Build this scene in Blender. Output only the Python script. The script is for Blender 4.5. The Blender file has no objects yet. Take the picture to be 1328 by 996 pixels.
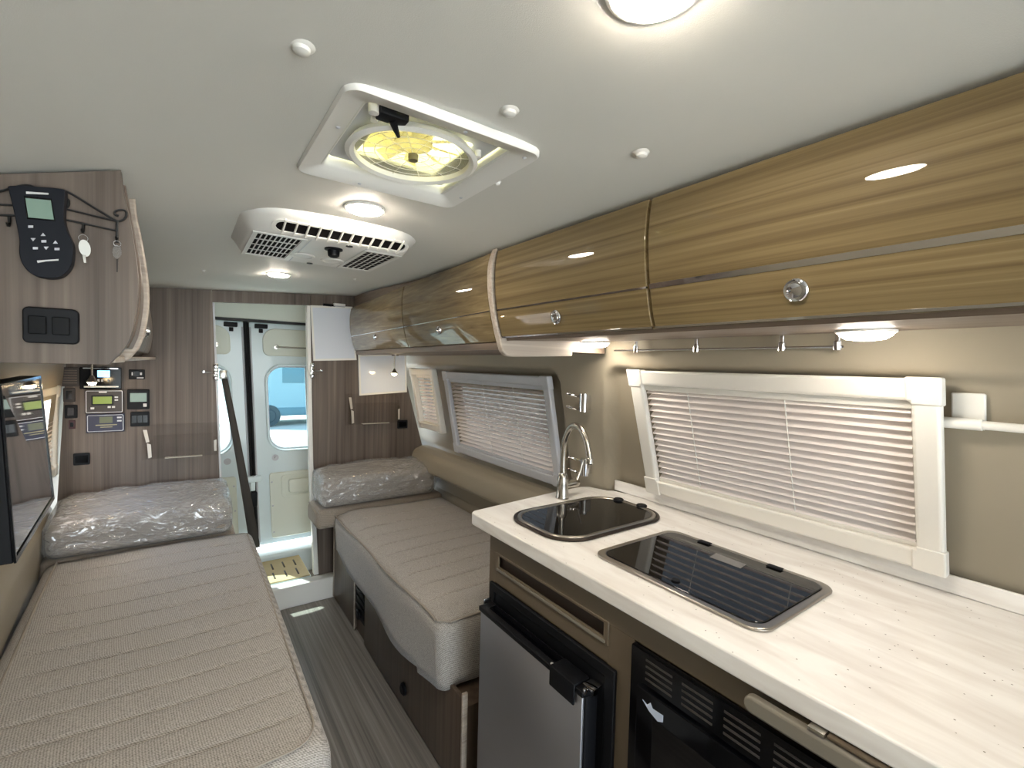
import bpy, bmesh, math, random
import numpy as np
from mathutils import Vector, Matrix, noise
random.seed(4)
sc = bpy.context.scene
col = sc.collection
PI = math.pi

# ------------------------------------------------------------------ camera
F, CX, CY, VX, VY, EYE = 600., 664., 498., 240., 464., 1.5
_d = np.array([(VX-CX)/F, (VY-CY)/F, 1.]); _d /= np.linalg.norm(_d)
_u = np.array([0., -1., 0.]); _u -= _d*(_u@_d); _u /= np.linalg.norm(_u)
MC = np.stack([np.cross(_d, _u), _d, _u], axis=1)
EYEV = np.array([0, 0, EYE])
def ray(x, y): return MC.T@np.array([(x-CX)/F, (y-CY)/F, 1.])
def onz(x, y, z): r = ray(x, y); return EYEV+(z-EYE)/r[2]*r
def onx(x, y, X): r = ray(x, y); return EYEV+X/r[0]*r
def ony(x, y, Y): r = ray(x, y); return EYEV+Y/r[1]*r
def onp(x, y, a, s):                       # plane X = a - s*z
    r = ray(x, y); return EYEV+(a-s*EYE)/(r[0]+s*r[2])*r
cd = bpy.data.cameras.new('camera'); cam = bpy.data.objects.new('camera', cd); col.objects.link(cam)
cd.sensor_width = 36; cd.lens = F/1328*36; cd.clip_start = .02
R3 = Matrix(((MC[0][0], -MC[1][0], -MC[2][0]), (MC[0][1], -MC[1][1], -MC[2][1]), (MC[0][2], -MC[1][2], -MC[2][2])))
cam.matrix_world = Matrix.Translation((0, 0, EYE))@R3.to_4x4()
sc.camera = cam

# ------------------------------------------------------------------ materials
def lin(c):
    r = []
    for v in c:
        v = v/255.; r.append(v/12.92 if v <= .04045 else ((v+.055)/1.055)**2.4)
    return (*r, 1)
def mat(name, c, rough=.5, metal=0., spec=.5, coat=0., trans=0., emit=0., ecol=None, alpha=1., ior=1.45, bump=None, var=None, sheen=0):
    m = bpy.data.materials.new(name); m.use_nodes = True
    nt = m.node_tree; N = nt.nodes; L = nt.links
    b = N['Principled BSDF']; b.inputs['Base Color'].default_value = lin(c)
    b.inputs['Roughness'].default_value = rough; b.inputs['Metallic'].default_value = metal
    b.inputs['Specular IOR Level'].default_value = spec; b.inputs['Coat Weight'].default_value = coat
    b.inputs['Coat Roughness'].default_value = .04
    b.inputs['Transmission Weight'].default_value = trans; b.inputs['IOR'].default_value = ior
    b.inputs['Alpha'].default_value = alpha; b.inputs['Sheen Weight'].default_value = sheen
    if emit: b.inputs['Emission Color'].default_value = lin(ecol or c); b.inputs['Emission Strength'].default_value = emit
    tc = N.new('ShaderNodeTexCoord')
    if bump:
        n = N.new('ShaderNodeTexNoise'); n.inputs['Scale'].default_value = bump[0]; n.inputs['Detail'].default_value = 4
        L.new(tc.outputs['Object'], n.inputs['Vector'])
        u = N.new('ShaderNodeBump'); u.inputs['Strength'].default_value = bump[1]; u.inputs['Distance'].default_value = .004
        L.new(n.outputs['Fac'], u.inputs['Height']); L.new(u.outputs['Normal'], b.inputs['Normal'])
    if var:                                 # (scale, second colour)
        n = N.new('ShaderNodeTexNoise'); n.inputs['Scale'].default_value = var[0]; n.inputs['Detail'].default_value = 5
        L.new(tc.outputs['Object'], n.inputs['Vector'])
        mx = N.new('ShaderNodeMix'); mx.data_type = 'RGBA'
        mx.inputs[6].default_value = lin(c); mx.inputs[7].default_value = lin(var[1])
        L.new(n.outputs['Fac'], mx.inputs[0]); L.new(mx.outputs[2], b.inputs['Base Color'])
    return m
def wood(name, cols, axis, rough=.35, coat=0., fine=60, spec=.5, wav=.25, bumps=.0, broad=.45):
    """streaked laminate: cols dark..light, grain along axis (0 x,1 y,2 z)"""
    m = bpy.data.materials.new(name); m.use_nodes = True
    nt = m.node_tree; N = nt.nodes; L = nt.links; b = N['Principled BSDF']
    tc = N.new('ShaderNodeTexCoord')
    def noise(sc_across, sc_along, detail, dist):
        mp = N.new('ShaderNodeMapping'); s = [sc_across]*3; s[axis] = sc_along; mp.inputs['Scale'].default_value = s
        L.new(tc.outputs['Object'], mp.inputs['Vector'])
        n = N.new('ShaderNodeTexNoise'); n.inputs['Scale'].default_value = 1; n.inputs['Detail'].default_value = detail
        n.inputs['Distortion'].default_value = dist; n.inputs['Roughness'].default_value = .6
        L.new(mp.outputs['Vector'], n.inputs['Vector']); return n.outputs['Fac']
    a = noise(fine, .7, 4, wav); c = noise(fine*.18, .5, 3, wav*2.)
    mx = N.new('ShaderNodeMix'); mx.data_type = 'FLOAT'; mx.inputs[0].default_value = broad
    L.new(a, mx.inputs[2]); L.new(c, mx.inputs[3])
    rp = N.new('ShaderNodeValToRGB'); e = rp.color_ramp.elements
    e[0].position = .34; e[0].color = lin(cols[0]); e[1].position = .68; e[1].color = lin(cols[-1])
    for i, k in enumerate(cols[1:-1]):
        q = e.new(.34+.34*(i+1)/(len(cols)-1)); q.color = lin(k)
    L.new(mx.outputs[0], rp.inputs['Fac']); L.new(rp.outputs['Color'], b.inputs['Base Color'])
    b.inputs['Roughness'].default_value = rough; b.inputs['Coat Weight'].default_value = coat
    b.inputs['Coat Roughness'].default_value = .02; b.inputs['Specular IOR Level'].default_value = spec
    if bumps:
        u = N.new('ShaderNodeBump'); u.inputs['Strength'].default_value = bumps; u.inputs['Distance'].default_value = .002
        L.new(a, u.inputs['Height']); L.new(u.outputs['Normal'], b.inputs['Normal'])
    return m
def fabric(name, c1, c2, scale=900.):
    m = bpy.data.materials.new(name); m.use_nodes = True
    nt = m.node_tree; N = nt.nodes; L = nt.links; b = N['Principled BSDF']
    tc = N.new('ShaderNodeTexCoord')
    sp = N.new('ShaderNodeSeparateXYZ'); L.new(tc.outputs['Object'], sp.inputs[0])
    def mth(op, a, b=None, v=None):
        k = N.new('ShaderNodeMath'); k.operation = op; L.new(a, k.inputs[0])
        if b is not None: L.new(b, k.inputs[1])
        elif v is not None: k.inputs[1].default_value = v
        return k.outputs[0]
    u_ = mth('ADD', sp.outputs['X'], sp.outputs['Z']); v_ = mth('ADD', sp.outputs['Y'], mth('MULTIPLY', sp.outputs['Z'], v=.6))
    sa = mth('SINE', mth('MULTIPLY', mth('ADD', u_, v_), v=scale)); sb = mth('SINE', mth('MULTIPLY', mth('SUBTRACT', u_, v_), v=scale*.8))
    mu = N.new('ShaderNodeMath'); mu.operation = 'MULTIPLY_ADD'; mu.inputs[1].default_value = .25; mu.inputs[2].default_value = .25
    L.new(mth('MULTIPLY', sa, sb), mu.inputs[0])
    n = N.new('ShaderNodeTexNoise'); n.inputs['Scale'].default_value = 260; n.inputs['Detail'].default_value = 3
    L.new(tc.outputs['Object'], n.inputs['Vector'])
    ad = N.new('ShaderNodeMath'); ad.operation = 'MULTIPLY_ADD'; ad.inputs[1].default_value = .9
    L.new(n.outputs['Fac'], ad.inputs[0]); L.new(mu.outputs[0], ad.inputs[2])
    rp = N.new('ShaderNodeValToRGB'); rp.color_ramp.elements[0].position = .3; rp.color_ramp.elements[1].position = 1.1 if False else .95
    rp.color_ramp.elements[0].color = lin(c1); rp.color_ramp.elements[1].color = lin(c2)
    L.new(ad.outputs[0], rp.inputs['Fac']); L.new(rp.outputs['Color'], b.inputs['Base Color'])
    b.inputs['Roughness'].default_value = .9; b.inputs['Specular IOR Level'].default_value = .2; b.inputs['Sheen Weight'].default_value = .15
    u = N.new('ShaderNodeBump'); u.inputs['Strength'].default_value = .5; u.inputs['Distance'].default_value = .0015
    L.new(mu.outputs[0], u.inputs['Height']); L.new(u.outputs['Normal'], b.inputs['Normal'])
    return m
def clear(name, tint=(1, 1, 1), gl=.25, rough=.05, wrinkle=None, white=0.):
    """clear sheet: see-through with a glossy reflection, optional crumpled film"""
    m = bpy.data.materials.new(name); m.use_nodes = True
    nt = m.node_tree; N = nt.nodes; L = nt.links
    N.remove(N['Principled BSDF']); out = N['Material Output']
    t = N.new('ShaderNodeBsdfTransparent'); t.inputs[0].default_value = (*tint, 1)
    g = N.new('ShaderNodeBsdfGlossy'); g.inputs['Roughness'].default_value = rough
    fr = N.new('ShaderNodeLayerWeight'); fr.inputs['Blend'].default_value = .5
    pw = N.new('ShaderNodeMath'); pw.operation = 'POWER'; pw.inputs[1].default_value = 4.; L.new(fr.outputs['Facing'], pw.inputs[0])
    ad = N.new('ShaderNodeMath'); ad.operation = 'MULTIPLY_ADD'; ad.inputs[1].default_value = .6; ad.inputs[2].default_value = gl; ad.use_clamp = True
    L.new(pw.outputs[0], ad.inputs[0])
    mx = N.new('ShaderNodeMixShader'); L.new(ad.outputs[0], mx.inputs[0]); L.new(t.outputs[0], mx.inputs[1]); L.new(g.outputs[0], mx.inputs[2])
    last = mx
    if white:
        d = N.new('ShaderNodeBsdfDiffuse'); d.inputs[0].default_value = (.8, .82, .85, 1)
        m2 = N.new('ShaderNodeMixShader'); m2.inputs[0].default_value = white
        L.new(mx.outputs[0], m2.inputs[1]); L.new(d.outputs[0], m2.inputs[2]); last = m2
    if wrinkle:
        tc = N.new('ShaderNodeTexCoord')
        mp = N.new('ShaderNodeMapping'); mp.inputs['Scale'].default_value = wrinkle[0]; mp.inputs['Rotation'].default_value = (.3, .5, .4)
        L.new(tc.outputs['Object'], mp.inputs['Vector'])
        n = N.new('ShaderNodeTexNoise'); n.inputs['Scale'].default_value = 1; n.inputs['Detail'].default_value = 3; n.inputs['Distortion'].default_value = 2.2
        n.noise_type = 'RIDGED_MULTIFRACTAL'
        L.new(mp.outputs['Vector'], n.inputs['Vector'])
        u = N.new('ShaderNodeBump'); u.inputs['Strength'].default_value = wrinkle[1]; u.inputs['Distance'].default_value = .02
        L.new(n.outputs['Fac'], u.inputs['Height'])
        for s in (g, fr): L.new(u.outputs['Normal'], s.inputs['Normal'])
    L.new(last.outputs[0], out.inputs['Surface'])
    return m
def translucent(name, c, f=.5, tc_=None, rough=.5):
    m = bpy.data.materials.new(name); m.use_nodes = True
    nt = m.node_tree; N = nt.nodes; L = nt.links; b = N['Principled BSDF']
    b.inputs['Base Color'].default_value = lin(c); b.inputs['Roughness'].default_value = rough
    t = N.new('ShaderNodeBsdfTranslucent'); t.inputs[0].default_value = lin(tc_ or c)
    mx = N.new('ShaderNodeMixShader'); mx.inputs[0].default_value = f
    L.new(b.outputs[0], mx.inputs[1]); L.new(t.outputs[0], mx.inputs[2]); L.new(mx.outputs[0], N['Material Output'].inputs['Surface'])
    return m
def counter_mat():
    m = bpy.data.materials.new('solid_surface'); m.use_nodes = True
    nt = m.node_tree; N = nt.nodes; L = nt.links; b = N['Principled BSDF']
    tc = N.new('ShaderNodeTexCoord'); mp = N.new('ShaderNodeMapping'); mp.inputs['Scale'].default_value = (26, 5, 26)
    L.new(tc.outputs['Object'], mp.inputs['Vector'])
    n = N.new('ShaderNodeTexNoise'); n.inputs['Scale'].default_value = 1.; n.inputs['Detail'].default_value = 6; n.inputs['Distortion'].default_value = .6
    L.new(mp.outputs['Vector'], n.inputs['Vector'])
    rp = N.new('ShaderNodeValToRGB'); e = rp.color_ramp.elements
    e[0].position = .3; e[0].color = lin((222, 217, 212)); e[1].position = .62; e[1].color = lin((241, 239, 236))
    L.new(n.outputs['Fac'], rp.inputs['Fac'])
    v = N.new('ShaderNodeTexVoronoi'); v.inputs['Scale'].default_value = 90; L.new(tc.outputs['Object'], v.inputs['Vector'])
    lt = N.new('ShaderNodeMath'); lt.operation = 'LESS_THAN'; lt.inputs[1].default_value = .13; L.new(v.outputs['Distance'], lt.inputs[0])
    sp = N.new('ShaderNodeSeparateColor'); L.new(v.outputs['Color'], sp.inputs[0])
    gt = N.new('ShaderNodeMath'); gt.operation = 'GREATER_THAN'; gt.inputs[1].default_value = .84; L.new(sp.outputs[0], gt.inputs[0])
    mu = N.new('ShaderNodeMath'); mu.operation = 'MULTIPLY'; L.new(lt.outputs[0], mu.inputs[0]); L.new(gt.outputs[0], mu.inputs[1])
    mx = N.new('ShaderNodeMix'); mx.data_type = 'RGBA'; mx.inputs[7].default_value = lin((128, 118, 112))
    L.new(mu.outputs[0], mx.inputs[0]); L.new(rp.outputs['Color'], mx.inputs[6]); L.new(mx.outputs[2], b.inputs['Base Color'])
    b.inputs['Roughness'].default_value = .28
    return m
def steel(name, c, rough, axis):
    m = mat(name, c, rough, 1.)
    nt = m.node_tree; N = nt.nodes; L = nt.links; b = N['Principled BSDF']
    tc = N.new('ShaderNodeTexCoord'); mp = N.new('ShaderNodeMapping'); s = [500]*3; s[axis] = 3; mp.inputs['Scale'].default_value = s
    L.new(tc.outputs['Object'], mp.inputs['Vector']); n = N.new('ShaderNodeTexNoise'); n.inputs['Scale'].default_value = 1
    L.new(mp.outputs['Vector'], n.inputs['Vector'])
    u = N.new('ShaderNodeBump'); u.inputs['Strength'].default_value = .06; u.inputs['Distance'].default_value = .001
    L.new(n.outputs['Fac'], u.inputs['Height']); L.new(u.outputs['Normal'], b.inputs['Normal'])
    return m
M = {}
M['bulk'] = wood('grey_brown_laminate', [(72, 62, 55), (96, 85, 77), (110, 98, 89), (132, 119, 109)], 2, rough=.42, coat=.0, fine=55, spec=.3)
M['door'] = wood('olive_gloss_laminate', [(84, 70, 46), (108, 93, 64), (124, 108, 77), (150, 134, 102)], 1, rough=.6, coat=.62, fine=75, wav=.6, spec=.12, broad=.38)
M['dullw'] = wood('matt_brown_laminate', [(92, 76, 64), (118, 102, 88), (136, 120, 104)], 1, rough=.45, fine=60)
M['endw'] = wood('grey_laminate_end', [(146, 134, 122), (172, 160, 148), (190, 180, 168)], 0, rough=.4, fine=140)
M['floor'] = wood('striped_vinyl_floor', [(84, 80, 76), (116, 111, 106), (138, 133, 127), (162, 157, 151)], 1, rough=.3, fine=85, spec=.5)
M['cabg'] = mat('taupe_laminate', (104, 92, 76), .4, bump=(400, .05))
M['cabw'] = wood('dark_walnut_laminate', [(74, 62, 52), (92, 78, 67), (106, 92, 80)], 2, rough=.4, fine=50)
M['wall'] = mat('beige_wall_vinyl', (156, 147, 130), .5, spec=.4, bump=(900, .06))
M['ceil'] = mat('ceiling_vinyl', (218, 218, 212), .6, spec=.3, bump=(700, .12), var=(3., (211, 210, 204)))
M['white'] = mat('white_plastic', (232, 231, 226), .35)
M['blindframe'] = mat('cream_plastic_frame', (230, 227, 220), .3)
M['acw'] = mat('white_moulding', (226, 225, 220), .4)
M['grey'] = mat('grey_plastic', (196, 198, 204), .35)
M['black'] = mat('black_plastic', (15, 16, 20), .5, spec=.25)
M['blackg'] = mat('gloss_black', (6, 7, 11), .12, spec=.3)
M['blackm'] = mat('matt_black_iron', (14, 13, 13), .5)
M['brownp'] = mat('dark_brown_plastic', (52, 42, 36), .4)
M['chrome'] = mat('chrome', (225, 225, 228), .06, 1.)
M['nickel'] = mat('brushed_nickel', (196, 192, 184), .25, 1.)
M['steel'] = steel('stainless_rim', (178, 172, 164), .28, 1)
M['fridge'] = steel('stainless_door', (196, 196, 201), .45, 2)
M['darkrim'] = mat('bronze_rim', (66, 58, 52), .35, .8)
M['lid'] = mat('smoked_glass_lid', (13, 12, 13), .03, spec=.5, ior=1.5)
M['tv'] = mat('tv_screen', (22, 22, 24), .03, spec=.8, coat=1., ior=1.7)
M['fab'] = fabric('woven_bedcover', (104, 99, 94), (198, 193, 187), 640.)
M['fab2'] = fabric('woven_cushion', (112, 102, 92), (176, 164, 150), 700.)
M['pipe'] = mat('piping_cord', (160, 152, 142), .9)
M['counter'] = counter_mat()
M['film'] = clear('crumpled_film', (.95, .96, .97), .20, .10, wrinkle=((13, 20, 20), 1.), white=.20)
M['acryl'] = clear('clear_acrylic', (.965, .965, .965), .0, .05)
M['edgehl'] = mat('acrylic_edge_highlight', (214, 206, 194), .15, alpha=.75)  # pale colour standing in for the highlight along acrylic edges
M['board'] = mat('whiteboard', (222, 228, 238), .1, coat=.6)
M['slat'] = translucent('blind_slat', (250, 243, 239), .28, rough=.9)
M['slat'].node_tree.nodes['Principled BSDF'].inputs['Specular IOR Level'].default_value = .05
M['lens'] = mat('lamp_lens', (255, 240, 214), .3, emit=44., ecol=(255, 242, 224))
M['lens2'] = mat('under_cabinet_lens', (255, 244, 226), .3, emit=20., ecol=(255, 244, 228))
M['bulb'] = mat('bulb', (255, 236, 200), .3, emit=26., ecol=(255, 222, 170))
M['dome'] = translucent('vent_lid', (246, 244, 222), .6, (252, 247, 214))
M['screenmesh'] = clear('insect_screen', (.86, .85, .78), .0, .5, white=.12)
M['smoke'] = translucent('blade_plastic', (214, 208, 176), .7, (226, 220, 186))
M['vanw'] = mat('painted_van_white', (224, 238, 242), .35, coat=.4)
M['vantrim'] = mat('van_cream_card', (224, 229, 218), .5)
M['seal'] = mat('rubber_seal', (16, 16, 18), .5)
M['glass'] = clear('window_glass', (.44, .50, .50), .0, .0)
M['tint'] = clear('tinted_glass', (.20, .195, .19), .0, .0)
M['mat'] = mat('beige_step_mat', (200, 184, 146), .7, var=(40, (186, 170, 132)))
M['strap'] = mat('grey_webbing', (70, 66, 62), .8, bump=(900, .3))
M['lcdg'] = mat('green_lcd', (116, 134, 56), .3, emit=.08, ecol=(140, 160, 60))
M['lcdp'] = mat('pale_lcd', (112, 134, 122), .2, emit=.05)
M['lcdb'] = mat('blue_lcd', (110, 160, 200), .2, emit=.9, ecol=(120, 180, 230))
M['blue'] = mat('navy_panel', (30, 32, 58), .4)
M['mark'] = mat('white_print', (205, 205, 205), .5)
M['gold'] = mat('pale_print', (160, 154, 120), .5)
M['red'] = mat('dark_red_switch', (60, 18, 18), .4)
M['tagp'] = mat('white_tag', (222, 222, 218), .4)
M['asph'] = mat('pale_concrete', (206, 204, 196), .8, var=(4, (190, 188, 180)))
M['bluepaint'] = mat('pale_blue_paint', (92, 128, 142), .3)
M['farvan'] = mat('distant_pale_paint', (138, 170, 182), .4)
M['tyre'] = mat('tyre', (70, 82, 88), .7)
M['bar'] = mat('beige_bar', (128, 122, 111), .4)
M['logo'] = mat('badge_print', (196, 206, 226), .3)
M['hill'] = mat('hedge', (80, 110, 80), .9)

# ------------------------------------------------------------------ mesh helpers
def off(p):
    v = Vector((0, 0, 0))
    while p is not None: v += p.location; p = p.parent
    return v
def obj(name, bm, m, parent=None, smooth=True, bevel=0, seg=2, label=None, ang=35):
    me = bpy.data.meshes.new(name)
    bmesh.ops.recalc_face_normals(bm, faces=bm.faces)
    o = off(parent)
    if o.length: bmesh.ops.translate(bm, verts=bm.verts, vec=-o)
    bm.to_mesh(me); bm.free()
    ob = bpy.data.objects.new(name, me); col.objects.link(ob)
    for k in (m if isinstance(m, (list, tuple)) else [m]): me.materials.append(k)
    if parent: ob.parent = parent
    if bevel:
        md = ob.modifiers.new('bevel', 'BEVEL'); md.width = bevel; md.segments = seg; md.limit_method = 'ANGLE'; md.angle_limit = .6
    if smooth:
        for p in me.polygons: p.use_smooth = True
        try: me.set_sharp_from_angle(angle=math.radians(ang))
        except Exception: pass
    if label: ob['label'] = label
    return ob
def tag(o, label, cat, group=None):
    o['label'] = label; o['category'] = cat
    if group: o['group'] = group
    return o
def struct(name, bm, m, parent=None, **k):
    o = obj(name, bm, m, parent, **k)
    if parent is None: o['kind'] = 'structure'
    return o
def thing(name, loc, label, cat, group=None):
    o = bpy.data.objects.new(name, None); o.empty_display_size = .05; col.objects.link(o); o.location = loc
    return tag(o, label, cat, group)
def dup(root, d, label=None, group=None):
    def cp(o, par):
        c = o.copy(); col.objects.link(c); c.parent = par
        for ch in list(o.children): cp(ch, c)
        return c
    r = cp(root, None); r.location = Vector(root.location)+Vector(d)
    if label: r['label'] = label
    if group: r['group'] = group
    return r
def B(): return bmesh.new()
def box(bm, a, b, r=0, seg=2):
    g = bmesh.ops.create_cube(bm, size=1)
    vs = g['verts']
    for v in vs:
        v.co = Vector([(a[i]+b[i])/2+v.co[i]*(b[i]-a[i]) for i in range(3)])
    if r:
        es = list({e for v in vs for e in v.link_edges})
        bmesh.ops.bevel(bm, geom=es, offset=r, segments=seg, affect='EDGES', profile=.5, clamp_overlap=True)
def poly_prism(bm, pts, vec):
    """closed prism from a planar loop of 3-D points pushed along vec"""
    vec = Vector(vec)
    a = [bm.verts.new(p) for p in pts]; b = [bm.verts.new(Vector(p)+vec) for p in pts]
    n = len(a); bm.faces.new(a); bm.faces.new(b[::-1])
    for i in range(n): bm.faces.new((a[i], b[i], b[(i+1) % n], a[(i+1) % n]))
def ring_prism(bm, outer, inner, vec):
    """frame between two loops with the same number of points"""
    vec = Vector(vec); n = len(outer)
    o0 = [bm.verts.new(p) for p in outer]; i0 = [bm.verts.new(p) for p in inner]
    o1 = [bm.verts.new(Vector(p)+vec) for p in outer]; i1 = [bm.verts.new(Vector(p)+vec) for p in inner]
    for k in range(n):
        j = (k+1) % n
        for q in ((o0[k], o0[j], i0[j], i0[k]), (o1[j], o1[k], i1[k], i1[j]), (o0[j], o0[k], o1[k], o1[j]), (i0[k], i0[j], i1[j], i1[k])):
            bm.faces.new(q)
def rrect(w, h, r, n=6, cx=0, cy=0):
    """rounded rectangle, (u,v) points; r may be four radii (tr, tl, bl, br)"""
    rr = r if isinstance(r, (list, tuple)) else (r,)*4
    out = []
    for k, (sx, sy) in enumerate(((1, 1), (-1, 1), (-1, -1), (1, -1))):
        q = rr[k]
        for i in range(n+1):
            a = PI/2*(k+i/n)
            out.append((cx+sx*(w/2-q)+q*math.cos(a), cy+sy*(h/2-q)+q*math.sin(a)))
    return out
def tube(bm, pts, r, seg=10, closed=False, cap=True):
    pts = [Vector(p) for p in pts]; n = len(pts); rings = []
    rs = r if isinstance(r, (list, tuple)) else [r]*n
    ref = None
    for i, p in enumerate(pts):
        t = (pts[(i+1) % n]-pts[i-1]) if (closed or 0 < i < n-1) else (pts[1]-pts[0] if i == 0 else pts[-1]-pts[-2])
        t.normalize()
        if ref is None:
            ref = Vector((0, 0, 1)) if abs(t.z) < .9 else Vector((1, 0, 0))
        u = (ref-t*ref.dot(t)).normalized(); ref = u; w = t.cross(u)
        rings.append([bm.verts.new(p+(u*math.cos(2*PI*k/seg)+w*math.sin(2*PI*k/seg))*rs[i]) for k in range(seg)])
    for i in range(n if closed else n-1):
        a, b = rings[i], rings[(i+1) % n]
        for k in range(seg): bm.faces.new((a[k], a[(k+1) % seg], b[(k+1) % seg], b[k]))
    if cap and not closed: bm.faces.new(rings[0][::-1]); bm.faces.new(rings[-1])
def lathe(bm, prof, c, axis=(0, 0, 1), seg=24, caps=True):
    """prof: (radius, height along axis)"""
    ax = Vector(axis).normalized(); c = Vector(c)
    u = ax.orthogonal().normalized(); w = ax.cross(u); rings = []
    for r, h in prof:
        if r < 1e-6: rings.append([bm.verts.new(c+ax*h)])
        else: rings.append([bm.verts.new(c+ax*h+(u*math.cos(2*PI*k/seg)+w*math.sin(2*PI*k/seg))*r) for k in range(seg)])
    for a, b in zip(rings, rings[1:]):
        for k in range(seg):
            j = (k+1) % seg
            if len(a) == 1 and len(b) == 1: continue
            if len(a) == 1: bm.faces.new((a[0], b[k], b[j]))
            elif len(b) == 1: bm.faces.new((a[k], a[j], b[0]))
            else: bm.faces.new((a[k], a[j], b[j], b[k]))
    if caps and len(rings[0]) > 1: bm.faces.new(rings[0][::-1])
    if caps and len(rings[-1]) > 1: bm.faces.new(rings[-1])
def sweepY(bm, fn, ys, caps=True):
    """closed loop fn(Y) -> [(x,z)...] swept along Y"""
    R = [[bm.verts.new((x, y, z)) for x, z in fn(y)] for y in ys]
    n = len(R[0])
    for a, b in zip(R, R[1:]):
        for k in range(n): bm.faces.new((a[k], a[(k+1) % n], b[(k+1) % n], b[k]))
    if caps: bm.faces.new(R[0][::-1]); bm.faces.new(R[-1])
def catmull(P, n=6):
    P = [np.array(p, float) for p in P]; out = []
    for i in range(len(P)-1):
        p0 = P[max(i-1, 0)]; p1 = P[i]; p2 = P[i+1]; p3 = P[min(i+2, len(P)-1)]
        for k in range(n):
            t = k/n
            out.append(tuple(.5*((2*p1)+(-p0+p2)*t+(2*p0-5*p1+4*p2-p3)*t*t+(-p0+3*p1-3*p2+p3)*t**3)))
    out.append(tuple(P[-1])); return out
def lsp(a, b, n): return [a+(b-a)*i/(n-1) for i in range(n)]
def sstep(a, b, x):
    t = min(1, max(0, (x-a)/(b-a))); return t*t*(3-2*t)
def grid_surf(bm, fn, us, vs, skip=None):
    G = [[bm.verts.new(fn(u, v)) for v in vs] for u in us]
    for i in range(len(us)-1):
        for j in range(len(vs)-1):
            if skip and skip((us[i]+us[i+1])/2, (vs[j]+vs[j+1])/2): continue
            bm.faces.new((G[i][j], G[i+1][j], G[i+1][j+1], G[i][j+1]))

# ------------------------------------------------------------------ room profile
YB = 3.08
def ceilz(x, y):
    t = sstep(1.1, YB, y); d = x-.37
    return 1.892+.006*t-.26*(1-t)*d*d+.065*t*d
def wallR(y, z):                            # inner face of the ribs
    k = sstep(1.25, 1.5, y)
    return (1.745-.3*z)*(1-k)+(1.60-.2*z)*k
def rsdf(y, z, y0, y1, z0, z1, r):
    qy = abs(y-(y0+y1)/2)-(y1-y0)/2+r; qz = abs(z-(z0+z1)/2)-(z1-z0)/2+r
    return math.hypot(max(qy, 0), max(qz, 0))+min(max(qy, qz), 0)-r
REC = [(-1.4, 1.135, .5, 1.515, .06), (1.50, 3.3, .90, 1.50, .07)]
def wallRx(y, z):
    x = wallR(y, z)
    for q in ((-1.4, 1.33-.2*(z-1.), .5, 1.515, .06), REC[1]):
        x += .042*(1-sstep(-.03, .0, rsdf(y, z, *q)))
    return x
HOLES_R = [(.36, 1.02, 1.11, 1.44), (1.62, 2.46, 1.0, 1.37), (2.78, 3.0, 1.1, 1.42)]
bm = B()
ysR = sorted(set([-2.4, -2, -1.7, -1.46]+lsp(-1.42, -1.3, 5)+lsp(-1.2, .9, 12)+lsp(1.0, 1.64, 60)+lsp(1.7, 3.7, 24)+[h[i] for h in HOLES_R for i in (0, 1)]))
zsR = sorted(set([0, .2, .42]+lsp(.46, .56, 4)+lsp(.6, .86, 4)+lsp(.88, .96, 8)+lsp(1.0, 1.4, 8)+lsp(1.43, 1.6, 18)+[1.7, 1.8, 1.9]+[h[i] for h in HOLES_R for i in (2, 3)]))
grid_surf(bm, lambda y, z: (wallRx(y, z), y, z), ysR, zsR, lambda y, z: any(h[0] < y < h[1] and h[2] < z < h[3] for h in HOLES_R))
struct('wall_right', bm, M['wall'], ang=60)
def wallLx(y, z): return -.62+.1*z+.03*sstep(2.9, 1.2, y)
HL = (2.45, 2.88, 1.0, 1.3)
bm = B()
grid_surf(bm, lambda y, z: (wallLx(y, z), y, z), sorted(set(lsp(-2.4, 3.7, 20)+[HL[0], HL[1]])), sorted(set(lsp(0, 1.9, 8)+[HL[2], HL[3]])),
          lambda y, z: HL[0] < y < HL[1] and HL[2] < z < HL[3])
struct('wall_left', bm, M['wall'])
bm = B(); box(bm, (-.75, -2.4, -.06), (1.85, 3.7, 0)); struct('floor', bm, M['floor'], smooth=False)
FX0, FX1, FY0, FY1 = .218, .475, .69, .985           # vent opening
bm = B()
grid_surf(bm, lambda x, y: (x, y, ceilz(x, y)), sorted(lsp(-.62, 1.5, 30)+[FX0, FX1]), sorted(lsp(-2.4, 3.7, 40)+[FY0, FY1]),
          lambda x, y: FX0 < x < FX1 and FY0 < y < FY1)
struct('ceiling', bm, M['ceil'])
# rear bulkhead
def bulk(name, pts, m=None):
    bm = B(); poly_prism(bm, [(x, YB, z) for x, z in pts], (0, .022, 0)); return struct(name, bm, m or M['bulk'], smooth=False)
ct = lambda x: ceilz(x, YB)-.001
bulk('wall_rear_left', [(-.55, 0), (.175, 0), (.161, .8), (.124, 1.815), (.12, ct(.12)), (-.1, ct(-.1)), (-.45, ct(-.45))])
bulk('wall_rear_right', [(.70, 0), (1.52, 0), (1.43, .8), (1.22, 1.55), (1.18, ct(1.18)), (.9, ct(.9)), (.633, ct(.633)), (.645, 1.5), (.66, .86)])
bulk('wall_rear_top', [(.1215, 1.815), (.632, 1.846), (.632, ct(.632)), (.4, ct(.4)), (.1215, ct(.1215))])
bm = B(); poly_prism(bm, [(.613, YB-.004, 1.843), (.6325, YB-.004, 1.843), (.66, YB-.004, .86), (.70, YB-.004, .136), (.672, YB-.004, .136), (.637, YB-.004, .86)], (0, .05, 0))
struct('trim_1', bm, M['white'], bevel=.003)
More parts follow.
